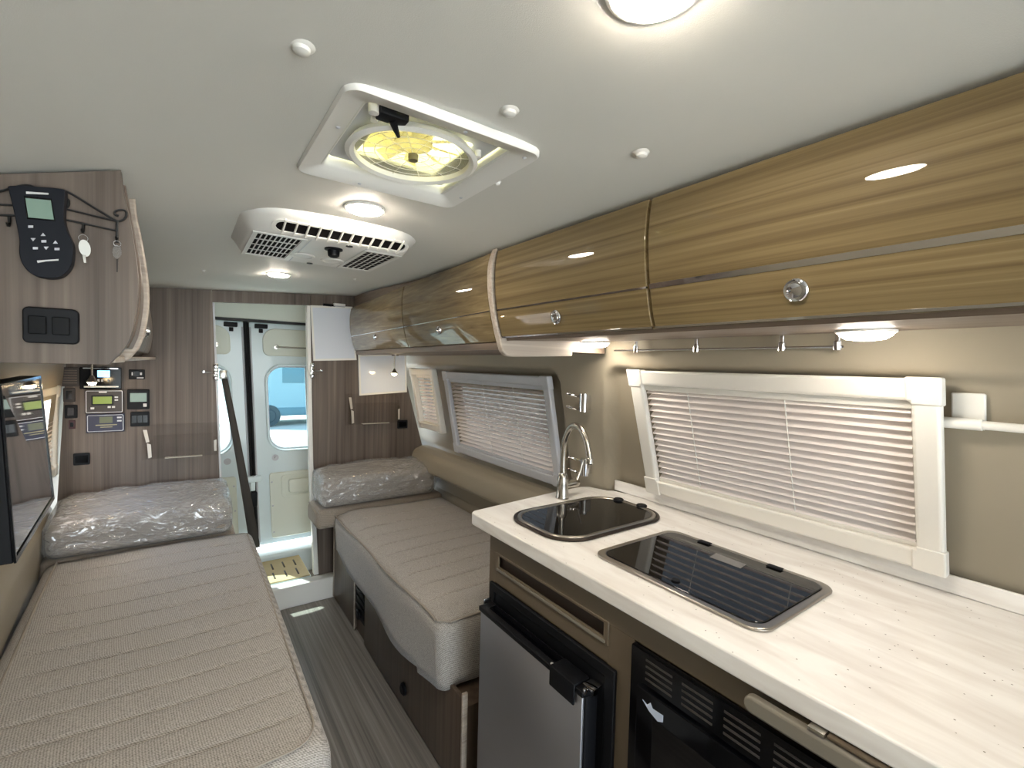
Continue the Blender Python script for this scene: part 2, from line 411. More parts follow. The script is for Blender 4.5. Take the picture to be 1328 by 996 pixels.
bm = B(); poly_prism(bm, [(.124, YB-.002, 1.812), (.134, YB-.002, 1.812), (.171, YB-.002, .8), (.185, YB-.002, .1), (.175, YB-.002, .1), (.161, YB-.002, .8)], (0, .04, 0))
struct('trim_2', bm, M['grey'], bevel=.002)
# ledges along the beds
LED = catmull([(1.405, .915), (1.385, .905), (1.358, .893), (1.338, .86), (1.334, .80), (1.342, .775), (1.37, .762), (1.44, .752)], 4)
bm = B(); sweepY(bm, lambda y: [(x-.015*sstep(1.6, 3, y), z) for x, z in LED]+[(1.475, .745), (1.475, .44), (1.52, .44), (1.52, .915)], lsp(1.42, 3.078, 12))
struct('trim_3', bm, M['wall'], ang=60)
LEL = catmull([(-.56, .80), (-.545, .79), (-.53, .765), (-.522, .735), (-.525, .66), (-.53, .60)], 4)
bm = B(); sweepY(bm, lambda y: [(x+.068*(YB-y), z-.012*(YB-y)) for x, z in LEL]+[(-.53, .44), (-.62, .44), (-.62, .8)], lsp(1.0, 3.078, 12))
struct('trim_4', bm, M['wall'], ang=60)
# ceiling edge mould line above the rear doors is the header of the body
# ------------------------------------------------------------------ rear doors
YD = 3.62
def gx(z): return .408-.0445*(z-.22)-.004
def dpt(u, z, y=0): return (gx(z)+u, YD+y, z)
def dloop(pts, y): return [dpt(u, z, y) for u, z in pts]
def leaf(num, s, hinge):
    """s=+1 right leaf, -1 left leaf"""
    W = .80
    win = [(s*u, z) for u, z in rrect(.52, .60, .11, 7, .37, 1.163)]
    out = [(s*u, z) for u, z in rrect(W-.012, 1.56, .03, 7, .006+(W-.012)/2, .975)]
    bm = B(); ring_prism(bm, dloop(out, 0), dloop(win, 0), (0, .05, 0))
    d = struct('door_%d' % num, bm, M['vanw'], bevel=.004)
    w2 = [(s*u, z) for u, z in rrect(.545, .625, .12, 7, .37, 1.163)]
    w3 = [(s*u, z) for u, z in rrect(.50, .575, .10, 7, .37, 1.163)]
    bm = B(); ring_prism(bm, dloop(w2, -.018), dloop(win, -.018), (0, .018, 0)); obj('window_surround', bm, M['vanw'], d, bevel=.006)
    bm = B(); ring_prism(bm, dloop(win, .012), dloop(w3, .012), (0, .02, 0)); obj('window_gasket', bm, M['grey'], d)
    bm = B(); poly_prism(bm, dloop(win, .03), (0, .004, 0)); obj('window_pane', bm, M['glass'], d, smooth=False)
    bm = B(); poly_prism(bm, dloop([(s*u, z) for u, z in ((.366, .875), (.378, .875), (.378, 1.452), (.366, 1.452))], .02), (0, .012, 0)); obj('window_divider', bm, M['grey'], d)
    # lower card with recessed handle box, upper infill panel
    low = [(s*u, z) for u, z in rrect(.56, .47, .02, 4, .38, .47)]
    bm = B(); poly_prism(bm, dloop(low, -.012), (0, .012, 0)); c = obj('lower_card', bm, M['vantrim'], d, bevel=.004)
    bm = B(); ring_prism(bm, dloop([(s*u, z) for u, z in rrect(.20, .17, .03, 5, .275, .60)], -.02), dloop([(s*u, z) for u, z in rrect(.165, .135, .03, 5, .275, .60)], -.02), (0, .008, 0))
    ring = obj('grip_surround', bm, M['vantrim'], c, bevel=.002)
    bm = B(); poly_prism(bm, dloop([(s*u, z) for u, z in rrect(.13, .10, .02, 5, .285, .60)], -.032), (0, .02, 0)); obj('pull_grip', bm, M['vantrim'], c, bevel=.006, seg=3)
    for z in (.28, .47, .64):
        bm = B(); lathe(bm, [(.006, 0), (.006, .002), (.003, .004), (0, .004)], dpt(s*.115, z, -.012), (0, -1, 0), 10); obj('trim_clip', bm, M['grey'], c)
    up = [(s*u, z) for u, z in rrect(.56, .19, (.02, .085, .04, .02) if s > 0 else (.02, .085, .04, .02), 7, .375, 1.625)]
    bm = B(); poly_prism(bm, dloop(up, -.010), (0, .010, 0)); obj('upper_card', bm, M['vantrim'], d, bevel=.004)
    bm = B(); tube(bm, [dpt(s*.18, 1.592, -.012), dpt(s*.18, 1.592, -.035), dpt(s*.20, 1.592, -.04), dpt(s*.6, 1.592, -.04)], .006, 8)
    lathe(bm, [(.018, 0), (.016, .008), (0, .01)], dpt(s*.18, 1.592, -.010), (0, -1, 0), 12); obj('support_rod', bm, M['nickel'], d)
    bm = B(); box(bm, dpt(s*.05 if s > 0 else -.13, 1.715, -.03), (dpt(s*.13 if s > 0 else -.05, 1.745, 0)[0], YD, 1.745), .004)
    box(bm, dpt(.075 if s > 0 else -.10, 1.685, -.02), (dpt(.10 if s > 0 else -.075, 1.7, 0)[0], YD-.001, 1.712), .003); obj('top_latch', bm, M['black'], d)
    bm = B(); lathe(bm, [(.022, 0), (.022, .002), (.008, .002), (.007, .006), (0, .007)], dpt(s*.145, .81, 0), (0, -1, 0), 16); obj('plug_cap', bm, M['grey'], d)
    bm = B(); tube(bm, [dpt(s*.010, z, -.016) for z in lsp(.2, 1.75, 8)], .007, 8); poly_prism(bm, dloop([(s*-.002, .18), (s*.014, .18), (s*.014, 1.77), (s*-.002, 1.77)], .012), (0, .02, 0)); obj('edge_seal', bm, M['seal'], d)
    bm = B(); tube(bm, [dpt(s*.023, z, -.004) for z in lsp(.22, 1.72, 8)], .006, 8); obj('edge_bead', bm, M['grey'], d)
    return d
d1 = leaf(1, 1, 1.2); d2 = leaf(2, -1, -.4)
bm = B(); box(bm, dpt(-.045, .66, -.05), dpt(.05, .70, -.002), .006); box(bm, dpt(-.02, .60, -.045), dpt(.01, .66, -.005), .004)
obj('centre_latch', bm, M['vanw'], d1, label='white latch at the joint of the two leaves')
bm = B(); box(bm, dpt(-.03, .49, -.05), dpt(.02, .59, -.01), .006); obj('lower_lock', bm, M['black'], d1, label='black lock case')
bm = B(); box(bm, (-.6, 3.55, 1.765), (1.5, 3.61, 2.0)); box(bm, (-.6, 3.66, 1.72), (1.5, 3.70, 2.0)); struct('wall_header', bm, M['vantrim'], bevel=.01)
bm = B(); box(bm, (-.6, 3.53, 1.752), (1.5, 3.56, 1.768)); struct('trim_5', bm, M['seal'])
# step and sill at the back doors
bm = B(); sweepY(bm, lambda y: [(.30, 0), (.79, 0), (.79, .125), (.78, .135), (.31, .135), (.30, .125)], [3.0, 3.076]); 
struct('trim_6', bm, M['white'], bevel=.006)
bm = B(); box(bm, (.186, 3.105, .0), (.66, 3.47, .128)); struct('floor_rear', bm, M['vanw'], bevel=.002)
bm = B(); sweepY(bm, lambda y: [(-.4, .0), (1.3, 0), (1.3, .165), (-.4, .165)], [3.48, 3.60]); struct('trim_7', bm, M['vanw'], bevel=.012, seg=3)
sm = thing('step_mat', (.42, 3.29, .128), 'beige rubber step mat with two rows of dark slots inside the rear doors', 'mat')
bm = B(); box(bm, (.188, 3.107, .128), (.655, 3.466, .136), .002); obj('mat_pad', bm, M['mat'], sm)
for r, y0 in enumerate((3.15, 3.30)):
    for k in range(6):
        x = .25+k*.068+.01*r
        bm = B(); box(bm, (x, y0, .1362), (x+.010, y0+.10, .1375), .0005); obj('slot', bm, M['brownp'], sm, label='dark slot in the mat')

# outside
bm = B(); box(bm, (-14, -9, -.75), (16, 22, -.70)); struct('ground_outside', bm, M['asph'], smooth=False)
def outside_van(name, x, y, label):
    v = thing(name, (x, y, -.7), label, 'vehicle')
    z0 = -.7
    bm = B(); poly_prism(bm, [(x-2.6, y, z0+.35), (x+3.0, y, z0+.35), (x+3.0, y, z0+2.75), (x-1.6, y, z0+2.75), (x-2.1, y, z0+1.6), (x-2.6, y, z0+1.35)], (0, 2.0, 0)); obj('body', bm, M['farvan'], v, bevel=.08, seg=3)
    bm = B(); box(bm, (x-1.3, y-.012, z0+1.45), (x-.3, y+.01, z0+2.1), .004); obj('side_window', bm, M['bluepaint'], v)
    bm = B(); box(bm, (x+.2, y-.012, z0+1.45), (x+1.6, y+.01, z0+2.1), .004); obj('side_window', bm, M['bluepaint'], v)
    bm = B(); box(bm, (x-2.62, y-.02, z0+.35), (x+3.02, y+.01, z0+.62), .01); obj('sill_band', bm, M['bluepaint'], v)
    for wx in (x-1.7, x+2.1):
        bm = B(); lathe(bm, [(0, -.02), (.2, -.03), (.22, .0), (.34, -.02), (.36, .02), (.36, .2), (0, .2)], (wx, y-.02, z0+.36), (0, 1, 0), 24); obj('wheel', bm, M['tyre'], v)
    return v
outside_van('parked_van', 3.95, 17.0, 'white van with pale blue windows parked outside beyond the right rear door')
outside_van('parked_van', -4.6, 19.0, 'white van parked outside beyond the left rear door')

# ------------------------------------------------------------------ beds
def drape(bm, x0, x1, y0, y1, top, r, drop, skew=lambda x, y: 0, ys=(), nx=22, hem=lambda x, y: 0, topf=lambda x, y: 0, tail=True):
    """cover over a box: rounded rim of radius r, then hanging down 'drop'"""
    ix0, ix1, iy0, iy1 = x0+r, x1-r, y0+r, y1-r
    arc = r*PI/2; D = arc+drop
    side = [i*arc/5 for i in range(1, 6)]+[arc+drop*k/6 for k in range(1, 7)]
    U = [ix0-s for s in reversed(side)]+lsp(ix0, ix1, nx)+[ix1+s for s in side]
    V = [iy0-s for s in reversed(side)]+list(ys)+([iy1+s for s in side] if tail else [])
    def f(u, v):
        cu = min(max(u, ix0), ix1); cv = min(max(v, iy0), iy1); du, dv = u-cu, v-cv
        d = max(abs(du), abs(dv))
        if d < 1e-9: p = (cu, cv, top+topf(cu, cv))
        else:
            h = math.hypot(du, dv); ex, ey = du/h, dv/h
            t0 = top+topf(cu, cv)
            if d <= arc: a = d/r; p = (cu+ex*r*math.sin(a), cv+ey*r*math.sin(a), t0-r*(1-math.cos(a)))
            else:
                k = (d-arc)/drop; fl = hem(cu, cv)
                p = (cu+ex*(r+.012*k*math.sin(cv*9+cu*14)), cv+ey*(r+.010*k*math.sin(cu*16)), t0-r-(d-arc)*(1+fl/drop))
        return (p[0]+skew(p[0], p[1]), p[1], p[2])
    grid_surf(bm, f, U, V)
def seam_rows(a, b, seams):
    s = set(lsp(a, b, int((b-a)/.035)+2))
    for q in seams:
        for e in (-.018, -.009, -.0045, 0, .0045, .009, .018):
            if a < q+e < b: s.add(q+e)
    return sorted(s)
def quilt(seams, x0, x1):
    def f(x, y):
        z = 0
        m = sstep(x0, x0+.05, x)*sstep(x1, x1-.05, x)
        for q in seams:
            qq = q
            d = (y-qq)/.0055
            if abs(d) < 4: z -= .0085*math.exp(-d*d)*m
            d2 = (y-qq)/.05
            if abs(d2) < 3: z -= .002*math.exp(-d2*d2)*m
        return z+.004*math.sin(x*7+y*3)
    return f
# right mattress
SR = [1.60, 1.72, 1.84, 1.96, 2.08, 2.2, 2.33, 2.47, 2.62]
q = quilt(SR, .76, 1.40)
ys = seam_rows(1.42+.045, 2.80, SR)
bm = B()
drape(bm, .722, 1.448, 1.42, 2.845, .605, .045, .19, ys=ys, hem=lambda x, y: .03*math.sin(y*4.2-.2)+(.02 if y < 1.6 else 0), topf=lambda x, y: q(x, y)-.02*sstep(.82, .74, x)-.02*sstep(2.6, 2.84, y)*0, nx=20, tail=False)
mr = obj('mattress', bm, M['fab'], None, ang=70)
md = mr.modifiers.new('s', 'SOLIDIFY'); md.thickness = .012; md.offset = -1
tag(mr, 'quilted grey-beige mattress on the right bed beside the counter', 'mattress')
bm = B(); tube(bm, [(.729+.006*math.sin(t*9), t, .583+.004*math.sin(t*5)) for t in lsp(1.47, 2.83, 40)], .0045, 8)
tube(bm, [(.735+.018*0, 1.465, .585)]+[(x, 1.428, .588) for x in lsp(.77, 1.39, 8)], .0045, 8)
obj('piping', bm, M['pipe'], mr, label='piped edge seam')
# left mattress
SL = [1.24, 1.345, 1.45, 1.56, 1.67, 1.79, 1.91, 2.04, 2.17, 2.31, 2.45, 2.58]
skl = lambda x, y: (2.8-y)*.05*min(1, max(0, (.285-x)/.78))
q2 = quilt(SL, -.43, .25)
bm = B()
drape(bm, -.50, .29, 1.09, 2.78, .605, .05, .20, skew=skl, ys=seam_rows(1.14, 2.72, SL), hem=lambda x, y: .02*math.sin(y*5), topf=lambda x, y: q2(x, y), nx=24, tail=False)
ml = obj('mattress', bm, M['fab'], None, ang=70)
md = ml.modifiers.new('s', 'SOLIDIFY'); md.thickness = .012; md.offset = -1
tag(ml, 'quilted grey-beige mattress on the left bed below the television', 'mattress')
bm = B(); tube(bm, [(-.455+skl(-.455, t), t, .607+.003*math.sin(t*6)) for t in lsp(1.16, 2.72, 40)], .0045, 8)
a = [(.262, t, .603) for t in lsp(2.7, 1.2, 30)]+[(.262-.06*(1-math.cos(k*PI/12)), 1.2-.08*math.sin(k*PI/12), .604) for k in range(1, 7)]+[(x, 1.118, .604) for x in lsp(.18, -.38, 8)]
tube(bm, a, .0026, 8)
obj('piping', bm, M['pipe'], ml, label='piped edge seam')
# head cushions and plastic wrapped bolsters
def cushion(name, a, b, r, label, m, taper=0):
    bm = B(); box(bm, a, b, r, 5)
    return tag(obj(name, bm, m, None, ang=60), label, 'cushion')
c = cushion('seat_cushion', (.625, 2.815, .51), (1.44, 3.07, .630), .03, 'beige woven head cushion at the far end of the right bed', M['fab2'])
bm = B(); tube(bm, [(.633, 2.80, .62), (.632, 3.05, .62)], .004, 8); obj('piping', bm, M['pipe'], c)
c = cushion('seat_cushion', (-.515, 2.735, .50), (.215, 3.07, .612), .03, 'beige woven head cushion at the far end of the left bed', M['fab2'])
bm = B(); tube(bm, [(.208, 2.73, .60), (.208, 3.05, .60)], .004, 8); obj('piping', bm, M['pipe'], c)
def bolster(x0, x1, y0, y1, z0, zf, zb, label):
    def shape(g, jit):
        bm = B(); box(bm, (x0-g, y0-g, z0-g*.3), (x1+g, y1, zf+g), .045, 6)
        es = [e for e in bm.edges if e.calc_length() > .06]
        bmesh.ops.subdivide_edges(bm, edges=es, cuts=26, use_grid_fill=True)
        rnd = random.Random(7)
        for v in bm.verts:
            k = (v.co.y-y0)/(y1-y0)
            if v.co.z > (z0+zf)/2: v.co.z += (zb-zf)*max(0, min(1, k))+.012*math.sin((v.co.x-x0)/(x1-x0)*PI)
            if jit:
                q_ = Vector((v.co.x*9+v.co.z*6, v.co.y*16, v.co.z*20-v.co.x*5))
                j = 1.6*(1-2.4*abs(noise.noise(q_)))-.6+.6*noise.noise(q_*2.3)
                edge = sstep(.25, 0, min(v.co.x-x0, x1-v.co.x))
                n = Vector((0, -1, .4)) if v.co.y < y0+.05 else Vector((0, 0, 1))
                if z0+.02 < v.co.z: v.co += n*.0055*jit*j*(1+.5*edge)+n*.004
        return bm
    o = obj('bolster', shape(-.004, 0), M['fab2'], None, ang=80)
    tag(o, label, 'cushion')
    obj('plastic_wrap', shape(.004, 1.), M['film'], o, ang=80, label='clear crumpled plastic wrap')
    return o
bolster(.648, 1.385, 2.80, 3.06, .634, .80, .845, 'bolster cushion in clear crumpled plastic on the right bed')
bolster(-.495, .195, 2.70, 3.06, .616, .765, .825, 'bolster cushion in clear crumpled plastic on the left bed')
# right bed cabinet
bc = thing('bed_cabinet', (1.0, 2.2, 0), 'dark wood cabinet carrying the right mattress above the aisle floor', 'cabinet')
bm = B(); box(bm, (.79, 1.33, .0), (1.44, 3.07, .33)); obj('body', bm, M['cabw'], bc, smooth=False)
bm = B(); box(bm, (.772, 1.33, .012), (.788, 2.38, .36), .002); obj('front_panel', bm, M['cabw'], bc)
bm = B(); box(bm, (.772, 2.56, .012), (.788, 3.0, .46), .002); dd = obj('far_door', bm, M['cabw'], bc)
bm = B()
for a, b in (((.768, 2.56, .45), (.772, 3.0, .465)), ((.768, 2.545, .012), (.773, 2.56, .44)), ((.768, 2.985, .012), (.772, 3.0, .465))): box(bm, a, b)
obj('door_edging', bm, M['endw'], dd)
bm = B(); box(bm, (.776, 2.39, .10), (.786, 2.54, .42), .003)
for k in range(7): box(bm, (.770, 2.40, .13+k*.04), (.777, 2.53, .145+k*.04), .002)
obj('air_vent', bm, M['black'], bc, label='black louvred vent')
for y, z in ((2.47, .135), (1.835, .10)):
    bm = B(); lathe(bm, [(.026, 0), (.026, .008), (.018, .014), (0, .014)], (.772, y, z), (-1, 0, 0), 18); obj('latch', bm, M['black'], bc, label='round black push latch')
bm = B(); box(bm, (.765, 1.318, 0), (.785, 1.329, .39), .002); obj('end_strip', bm, M['endw'], bc, label='pale vertical edge strip')
lb = thing('bed_cabinet', (-.1, 2.0, 0), 'dark wood cabinet under the left mattress', 'cabinet')
bm = B(); box(bm, (-.5, 1.2, 0), (.235, 3.07, .34)); obj('body', bm, M['cabw'], lb, smooth=False)
bm = B(); box(bm, (.236, 1.25, .02), (.246, 2.1, .36), .002); obj('door', bm, M['cabw'], lb)
bm = B(); box(bm, (.236, 2.13, .02), (.246, 3.0, .36), .002); obj('door', bm, M['cabw'], lb)

# ------------------------------------------------------------------ overhead cabinets, right
PF = catmull([(.76, 1.86), (.749, 1.80), (.750, 1.72), (.766, 1.63), (.786, 1.572)], 6)
def tap(y): return .065*max(0, y-1.2)
def faceX(z, y):
    zs = [p[1] for p in PF][::-1]; xs = [p[0] for p in PF][::-1]
    return float(np.interp(z, zs, xs))+tap(y)
def oncab(px, py, e=0.):
    X = .78
    for _ in range(12):
        p = onx(px, py, X); X = faceX(p[2], p[1])-e
    return p
def door_panel(y0, y1, z0, z1, parent, n=8, bot=None):
    zs = lsp(z0, z1, 14)
    def fn(y):
        zt = min(z1, ceilz(faceX(1.85, y), y)-.012) if z1 > 1.8 else z1
        zz = lsp(z0, zt, 14)
        return [(faceX(z, y), z) for z in zz]+[(faceX(z, y)+.016, z) for z in reversed(zz)]
    bm = B(); sweepY(bm, fn, lsp(y0, y1, n)); return obj('door', bm, M['door'], parent, bevel=.002, ang=50)
def strip(y0, y1, z0, z1, name, m, parent, e=.0012, n=8, label=None):
    bm = B(); sweepY(bm, lambda y: [(faceX(z0, y)-e, z0), (faceX(z1, y)-e, z1), (faceX(z1, y)+.004, z1), (faceX(z0, y)+.004, z0)], lsp(y0, y1, n))
    return obj(name, bm, m, parent, label=label)
def latch(px, py, parent, r=.018):
    p = oncab(px, py); z = p[2]
    nrm = Vector((-1, 0, -(faceX(z+.01, p[1])-faceX(z-.01, p[1]))/-.02)).normalized()
    nrm = Vector((-1, 0, (faceX(z+.01, p[1])-faceX(z-.01, p[1]))/.02)).normalized()
    bm = B(); lathe(bm, [(r, -.002), (r, .004), (r*.92, .006), (r*.74, .004), (r*.70, .004), (r*.62, .009), (r*.2, .012), (0, .012)], Vector(p), nrm, 24)
    return obj('latch', bm, M['chrome'], parent, label='round chrome push latch')
def cab_body(y0, y1, zb, parent, m, rise=0.):
    def fn(y):
        xb = wallR(y, 1.6)-.005
        f = lambda z: faceX(z, y)+.0175
        xt = [f(1.85)+(xb-.04-f(1.85))*k/4 for k in range(5)]
        return [(f(z), z) for z in lsp(zb, ceilz(f(1.85), y)-.008, 8)]+[(x, ceilz(x, y)-.006) for x in xt]+[(xb, zb+rise)]
    bm = B(); sweepY(bm, fn, lsp(y0, y1, 10)); return obj('body', bm, m, parent, ang=30)
kc = thing('overhead_cabinet', (1.0, .5, 1.6), 'glossy olive-brown wood overhead cabinet above the counter with chrome latches', 'cabinet')
cab_body(-.9, 1.165, 1.578, kc, M['dullw'], .022)
dk = door_panel(-.88, .605, 1.585, 1.85, kc, 4)
strip(-.88, .605, 1.662, 1.672, 'chrome_strip', M['chrome'], dk)
strip(-.88, .605, 1.585, 1.589, 'lower_chrome_strip', M['chrome'], dk)
latch(1033, 376, dk)
dk = door_panel(.612, 1.16, 1.585, 1.85, kc, 4)
strip(.612, 1.16, 1.664, 1.668, 'chrome_strip', M['chrome'], dk)
strip(.612, 1.16, 1.585, 1.589, 'lower_chrome_strip', M['chrome'], dk)
latch(722, 411, dk)
# end panel with the pale curved edge
EP = catmull([(.757, 1.852), (.741, 1.80), (.743, 1.719), (.762, 1.628), (.785, 1.556), (.797, 1.538), (.815, 1.531), (.85, 1.531)], 5)
bm = B(); poly_prism(bm, [(x, 1.168, z) for x, z in EP]+[(1.075, 1.168, 1.540), (1.078, 1.168, 1.576), (1.23, 1.168, 1.60), (1.2, 1.168, ceilz(1.2, 1.18)-.004), (.9, 1.168, ceilz(.9, 1.18)-.004)], (0, .024, 0))
obj('end_panel', bm, M['endw'], kc, bevel=.004, label='pale grey end panel with rounded front edge')
rc = thing('overhead_cabinet', (1.1, 2.2, 1.6), 'glossy olive-brown wood overhead cabinet above the right bed', 'cabinet')
cab_body(1.195, 3.066, 1.556, rc, M['dullw'])
def on_y(px, py): return float(oncab(px, py)[1])
yj = on_y(521, 400)
dk = door_panel(1.20, yj-.004, 1.575, 1.85, rc, 8); latch(570, 428, dk, .016)
strip(1.20, yj-.004, 1.665, 1.668, 'chrome_strip', M['chrome'], dk)
dk = door_panel(yj+.004, 3.066, 1.575, 1.85, rc, 8); latch(487, 437, dk, .016)
strip(yj+.004, 3.066, 1.665, 1.668, 'chrome_strip', M['chrome'], dk)
bm = B(); sweepY(bm, lambda y: [(.792+tap(y), 1.552), (.83+tap(y), 1.548), (.83+tap(y), 1.556), (.788+tap(y), 1.572)], lsp(1.195, 3.066, 8)); obj('light_rail', bm, M['dullw'], rc)
# left overhead cabinet
lc = thing('overhead_cabinet', (-.3, 1.6, 1.5), 'grey-brown wood overhead cabinet at upper left holding the key rack', 'cabinet')
LP = catmull([(-.095, 1.852), (-.091, 1.80), (-.081, 1.741), (-.071, 1.65), (-.073, 1.588), (-.085, 1.525), (-.112, 1.484)], 5)
YL = 1.10
def lface(z, y, e=0.):
    zs = [p[1] for p in LP][::-1]; xs = [p[0] for p in LP][::-1]
    return float(np.interp(z, zs, xs))-.036*max(0, y-1.1)+e
bm = B(); poly_prism(bm, [(x, YL, min(z, ceilz(x, YL)-.003)) for x, z in LP]+[(-.49, YL, 1.484), (-.46, YL, ceilz(-.46, YL)-.006), (-.3, YL, ceilz(-.3, YL)-.004)], (0, .02, 0)); obj('end_panel', bm, M['bulk'], lc, bevel=.003)
def lbody(y):
    top = [(x, ceilz(x, y)-.006) for x in lsp(-.42, lface(1.8, y)-.02, 5)]
    return [(lface(z, y)-.018, z) for z in lsp(ceilz(lface(1.8, y), y)-.01, 1.50, 10)]+[(-.485, 1.50)]+top
bm = B(); sweepY(bm, lbody, lsp(1.121, 3.074, 10)); obj('body', bm, M['bulk'], lc)
def ldoor(y0, y1, z0=1.515):
    def fn(y):
        zz = lsp(ceilz(lface(1.85, y), y)-.02, z0, 14)
        return [(lface(z, y, .004), z) for z in zz]+[(lface(z, y)-.016, z) for z in reversed(zz)]
    bm = B(); sweepY(bm, fn, lsp(y0, y1, 8)); return obj('door', bm, M['bulk'], lc, bevel=.003)
def llatch(y, z, d):
    bm = B(); lathe(bm, [(.018, -.002), (.018, .004), (.014, .006), (.013, .005), (.010, .012), (0, .014)], (lface(z, y, .004), y, z), (1, 0, 0), 20); obj('latch', bm, M['chrome'], d, label='round chrome push latch')
d = ldoor(1.124, 1.29); 
def trimf(y): return [(lface(z, y, .014), z) for z in lsp(1.846, 1.49, 14)]+[(lface(z, y, -.012), z) for z in lsp(1.49, 1.846, 14)]
bm = B(); sweepY(bm, trimf, [1.295, 1.315]); obj('divider_panel', bm, M['endw'], lc, bevel=.004)
d = ldoor(1.32, 2.2); llatch(1.55, 1.565, d)
d = ldoor(2.21, 3.06)
bm = B(); box(bm, (-.20, 1.125, 1.487), (-.105, 1.29, 1.499), .002); box(bm, (-.22, 1.32, 1.487), (-.125, 3.06, 1.499), .002); obj('light_rail', bm, M['endw'], lc)

# ------------------------------------------------------------------ things on the left cabinet end
def pY(px, py, Y): return ony(px, py, Y)
def plate(bm, x0, x1, z0, z1, y, t, r=.004, n=4):
    """rounded plate standing off a wall at y towards the camera (-Y)"""
    poly_prism(bm, [(u, y, v) for u, v in rrect(x1-x0, z1-z0, r, n, (x0+x1)/2, (z0+z1)/2)], (0, -t, 0))
sw = thing('switch_panel', (-.184, YL, 1.549), 'black switch plate with two rockers on the left cabinet end', 'switch')
bm = B(); plate(bm, -.219, -.150, 1.518, 1.578, YL-.0005, .010, .008); obj('plate', bm, M['black'], sw, bevel=.002)
for x in (-.2005, -.172):
    bm = B(); plate(bm, x-.011, x+.011, 1.533, 1.563, YL-.011, .004, .002); obj('rocker', bm, M['blackg'], sw, bevel=.001)
kr = thing('key_rack', (-.17, YL, 1.74), 'black iron scroll key rack on the left cabinet end', 'rack')
yk = YL-.008
def kp(px, py, y=yk): return Vector(ony(px, py, y))
bm = B()
tube(bm, [kp(*p) for p in ((-60, 263), (60, 268), (85, 271), (152, 287))], .0016, 6)
tube(bm, [kp(*p) for p in ((-60, 277), (60, 281), (85, 285), (150, 299))], .0016, 6)
tube(bm, [kp(152, 286), kp(152, 315)], .0022, 6)
obj('bars', bm, M['blackm'], kr)
bm = B()
tube(bm, [kp(*p) for p in catmull([(-70, 262), (-30, 254), (0, 248), (35, 240), (55, 250), (57, 256)], 6)], .0018, 6)
sp = [(66, 250), (76, 246), (90, 250), (120, 268), (148, 285), (158, 286), (164, 280), (163, 274), (157, 272), (150, 274), (149, 278), (154, 280)]
tube(bm, [kp(*p) for p in catmull(sp, 6)], .0018, 6)
tube(bm, [kp(*p) for p in catmull([(80, 272), (88, 268), (89, 260), (84, 256)], 5)], .0018, 6)
obj('scrollwork', bm, M['blackm'], kr)
for px, py in ((12, 281), (108, 290), (152, 300)):
    bm = B(); a = kp(px, py)
    tube(bm, [a, a+Vector((0, 0, -.010)), a+Vector((0, -.003, -.015)), a+Vector((0, -.008, -.016)), a+Vector((0, -.011, -.012))], .0022, 6); obj('hook', bm, M['blackm'], kr)
# handheld remote
rm = thing('remote_control', tuple(kp(62, 300, YL-.012)), 'dark blue handheld remote with green screen hanging from the key rack', 'remote')
yr = YL-.012
op = [(16, 250), (19, 246), (50, 247), (84, 250), (88, 256), (86, 285), (90, 302), (97, 318), (98, 332), (95, 348), (84, 360), (68, 363), (48, 359), (35, 347), (30, 332), (30, 315), (27, 298), (22, 274)]
op = catmull(op+[op[0]], 4)[:-1]
bm = B(); poly_prism(bm, [tuple(kp(x, y, yr)) for x, y in op], (0, -.022, 0)); obj('case', bm, mat('remote_blue_black', (15, 18, 27), .5, spec=.25), rm, bevel=.004, seg=3)
def quad(bm, pts, y, t=.001): poly_prism(bm, [tuple(kp(a, b, y)) for a, b in pts], (0, -t, 0))
yf = yr-.0222
bm = B(); quad(bm, [(31, 254), (67, 258), (72, 287), (35, 284)], yf); s = obj('screen_bezel', bm, M['blackg'], rm)
bm = B(); quad(bm, [(33, 257), (66, 260), (70, 285), (37, 282)], yf-.0011); obj('screen', bm, M['lcdp'], rm, label='green lcd screen')
bm = B(); quad(bm, [(34, 248.5), (63, 250.5), (63, 252.5), (34, 251.5)], yf); obj('lettering', bm, M['mark'], rm); bm = B(); quad(bm, [(48, 338), (76, 336), (76, 338), (60, 339), (49, 341)], yf); obj('lettering', bm, M['mark'], rm)
for kx, ky, tri in ((40, 294, 0), (43, 311, -1), (56, 304, 1), (57, 313, 0), (72, 314, 1), (46, 322, 0), (60, 322, -1), (74, 323, 0)):
    bm = B(); w = 3.2
    pts = [(kx-w, ky-1.5), (kx+w, ky-1.5), (kx+w, ky+1.5), (kx-w, ky+1.5)] if not tri else [(kx-w, ky+2*tri), (kx+w, ky+2*tri), (kx, ky-2*tri)]
    quad(bm, pts, yf); obj('button', bm, M['grey'], rm)
kt = thing('key_ring', tuple(kp(108, 306, YL-.018)), 'keys with round white tag on the middle hook of the rack', 'keys')
c = kp(108, 309, YL-.018)
bm = B(); tube(bm, [c+Vector((.006*math.cos(a), 0, .006*math.sin(a))) for a in lsp(0, 2*PI*15/16, 16)], .0006, 6, True); obj('ring', bm, M['chrome'], kt)
bm = B(); poly_prism(bm, [tuple(kp(110+8*math.cos(a)*.95+2*math.sin(a), 322+11*math.sin(a), YL-.018)) for a in lsp(0, 2*PI*19/20, 20)], (0, -.002, 0)); obj('tag', bm, M['tagp'], kt, label='round white tag')
bm = B(); quad(bm, [(107, 331), (111, 331), (112, 341), (109, 341)], YL-.021); obj('key', bm, M['nickel'], kt)
kt = thing('key_ring', tuple(kp(152, 316, YL-.018)), 'clear key fob on the right hook of the rack', 'keys')
bm = B(); poly_prism(bm, [tuple(kp(152+6*math.cos(a), 327+9*math.sin(a), YL-.016)) for a in lsp(0, 2*PI*19/20, 20)], (0, -.004, 0)); obj('fob', bm, clear('clear_fob', (.9, .9, .9), .12, .1), kt)
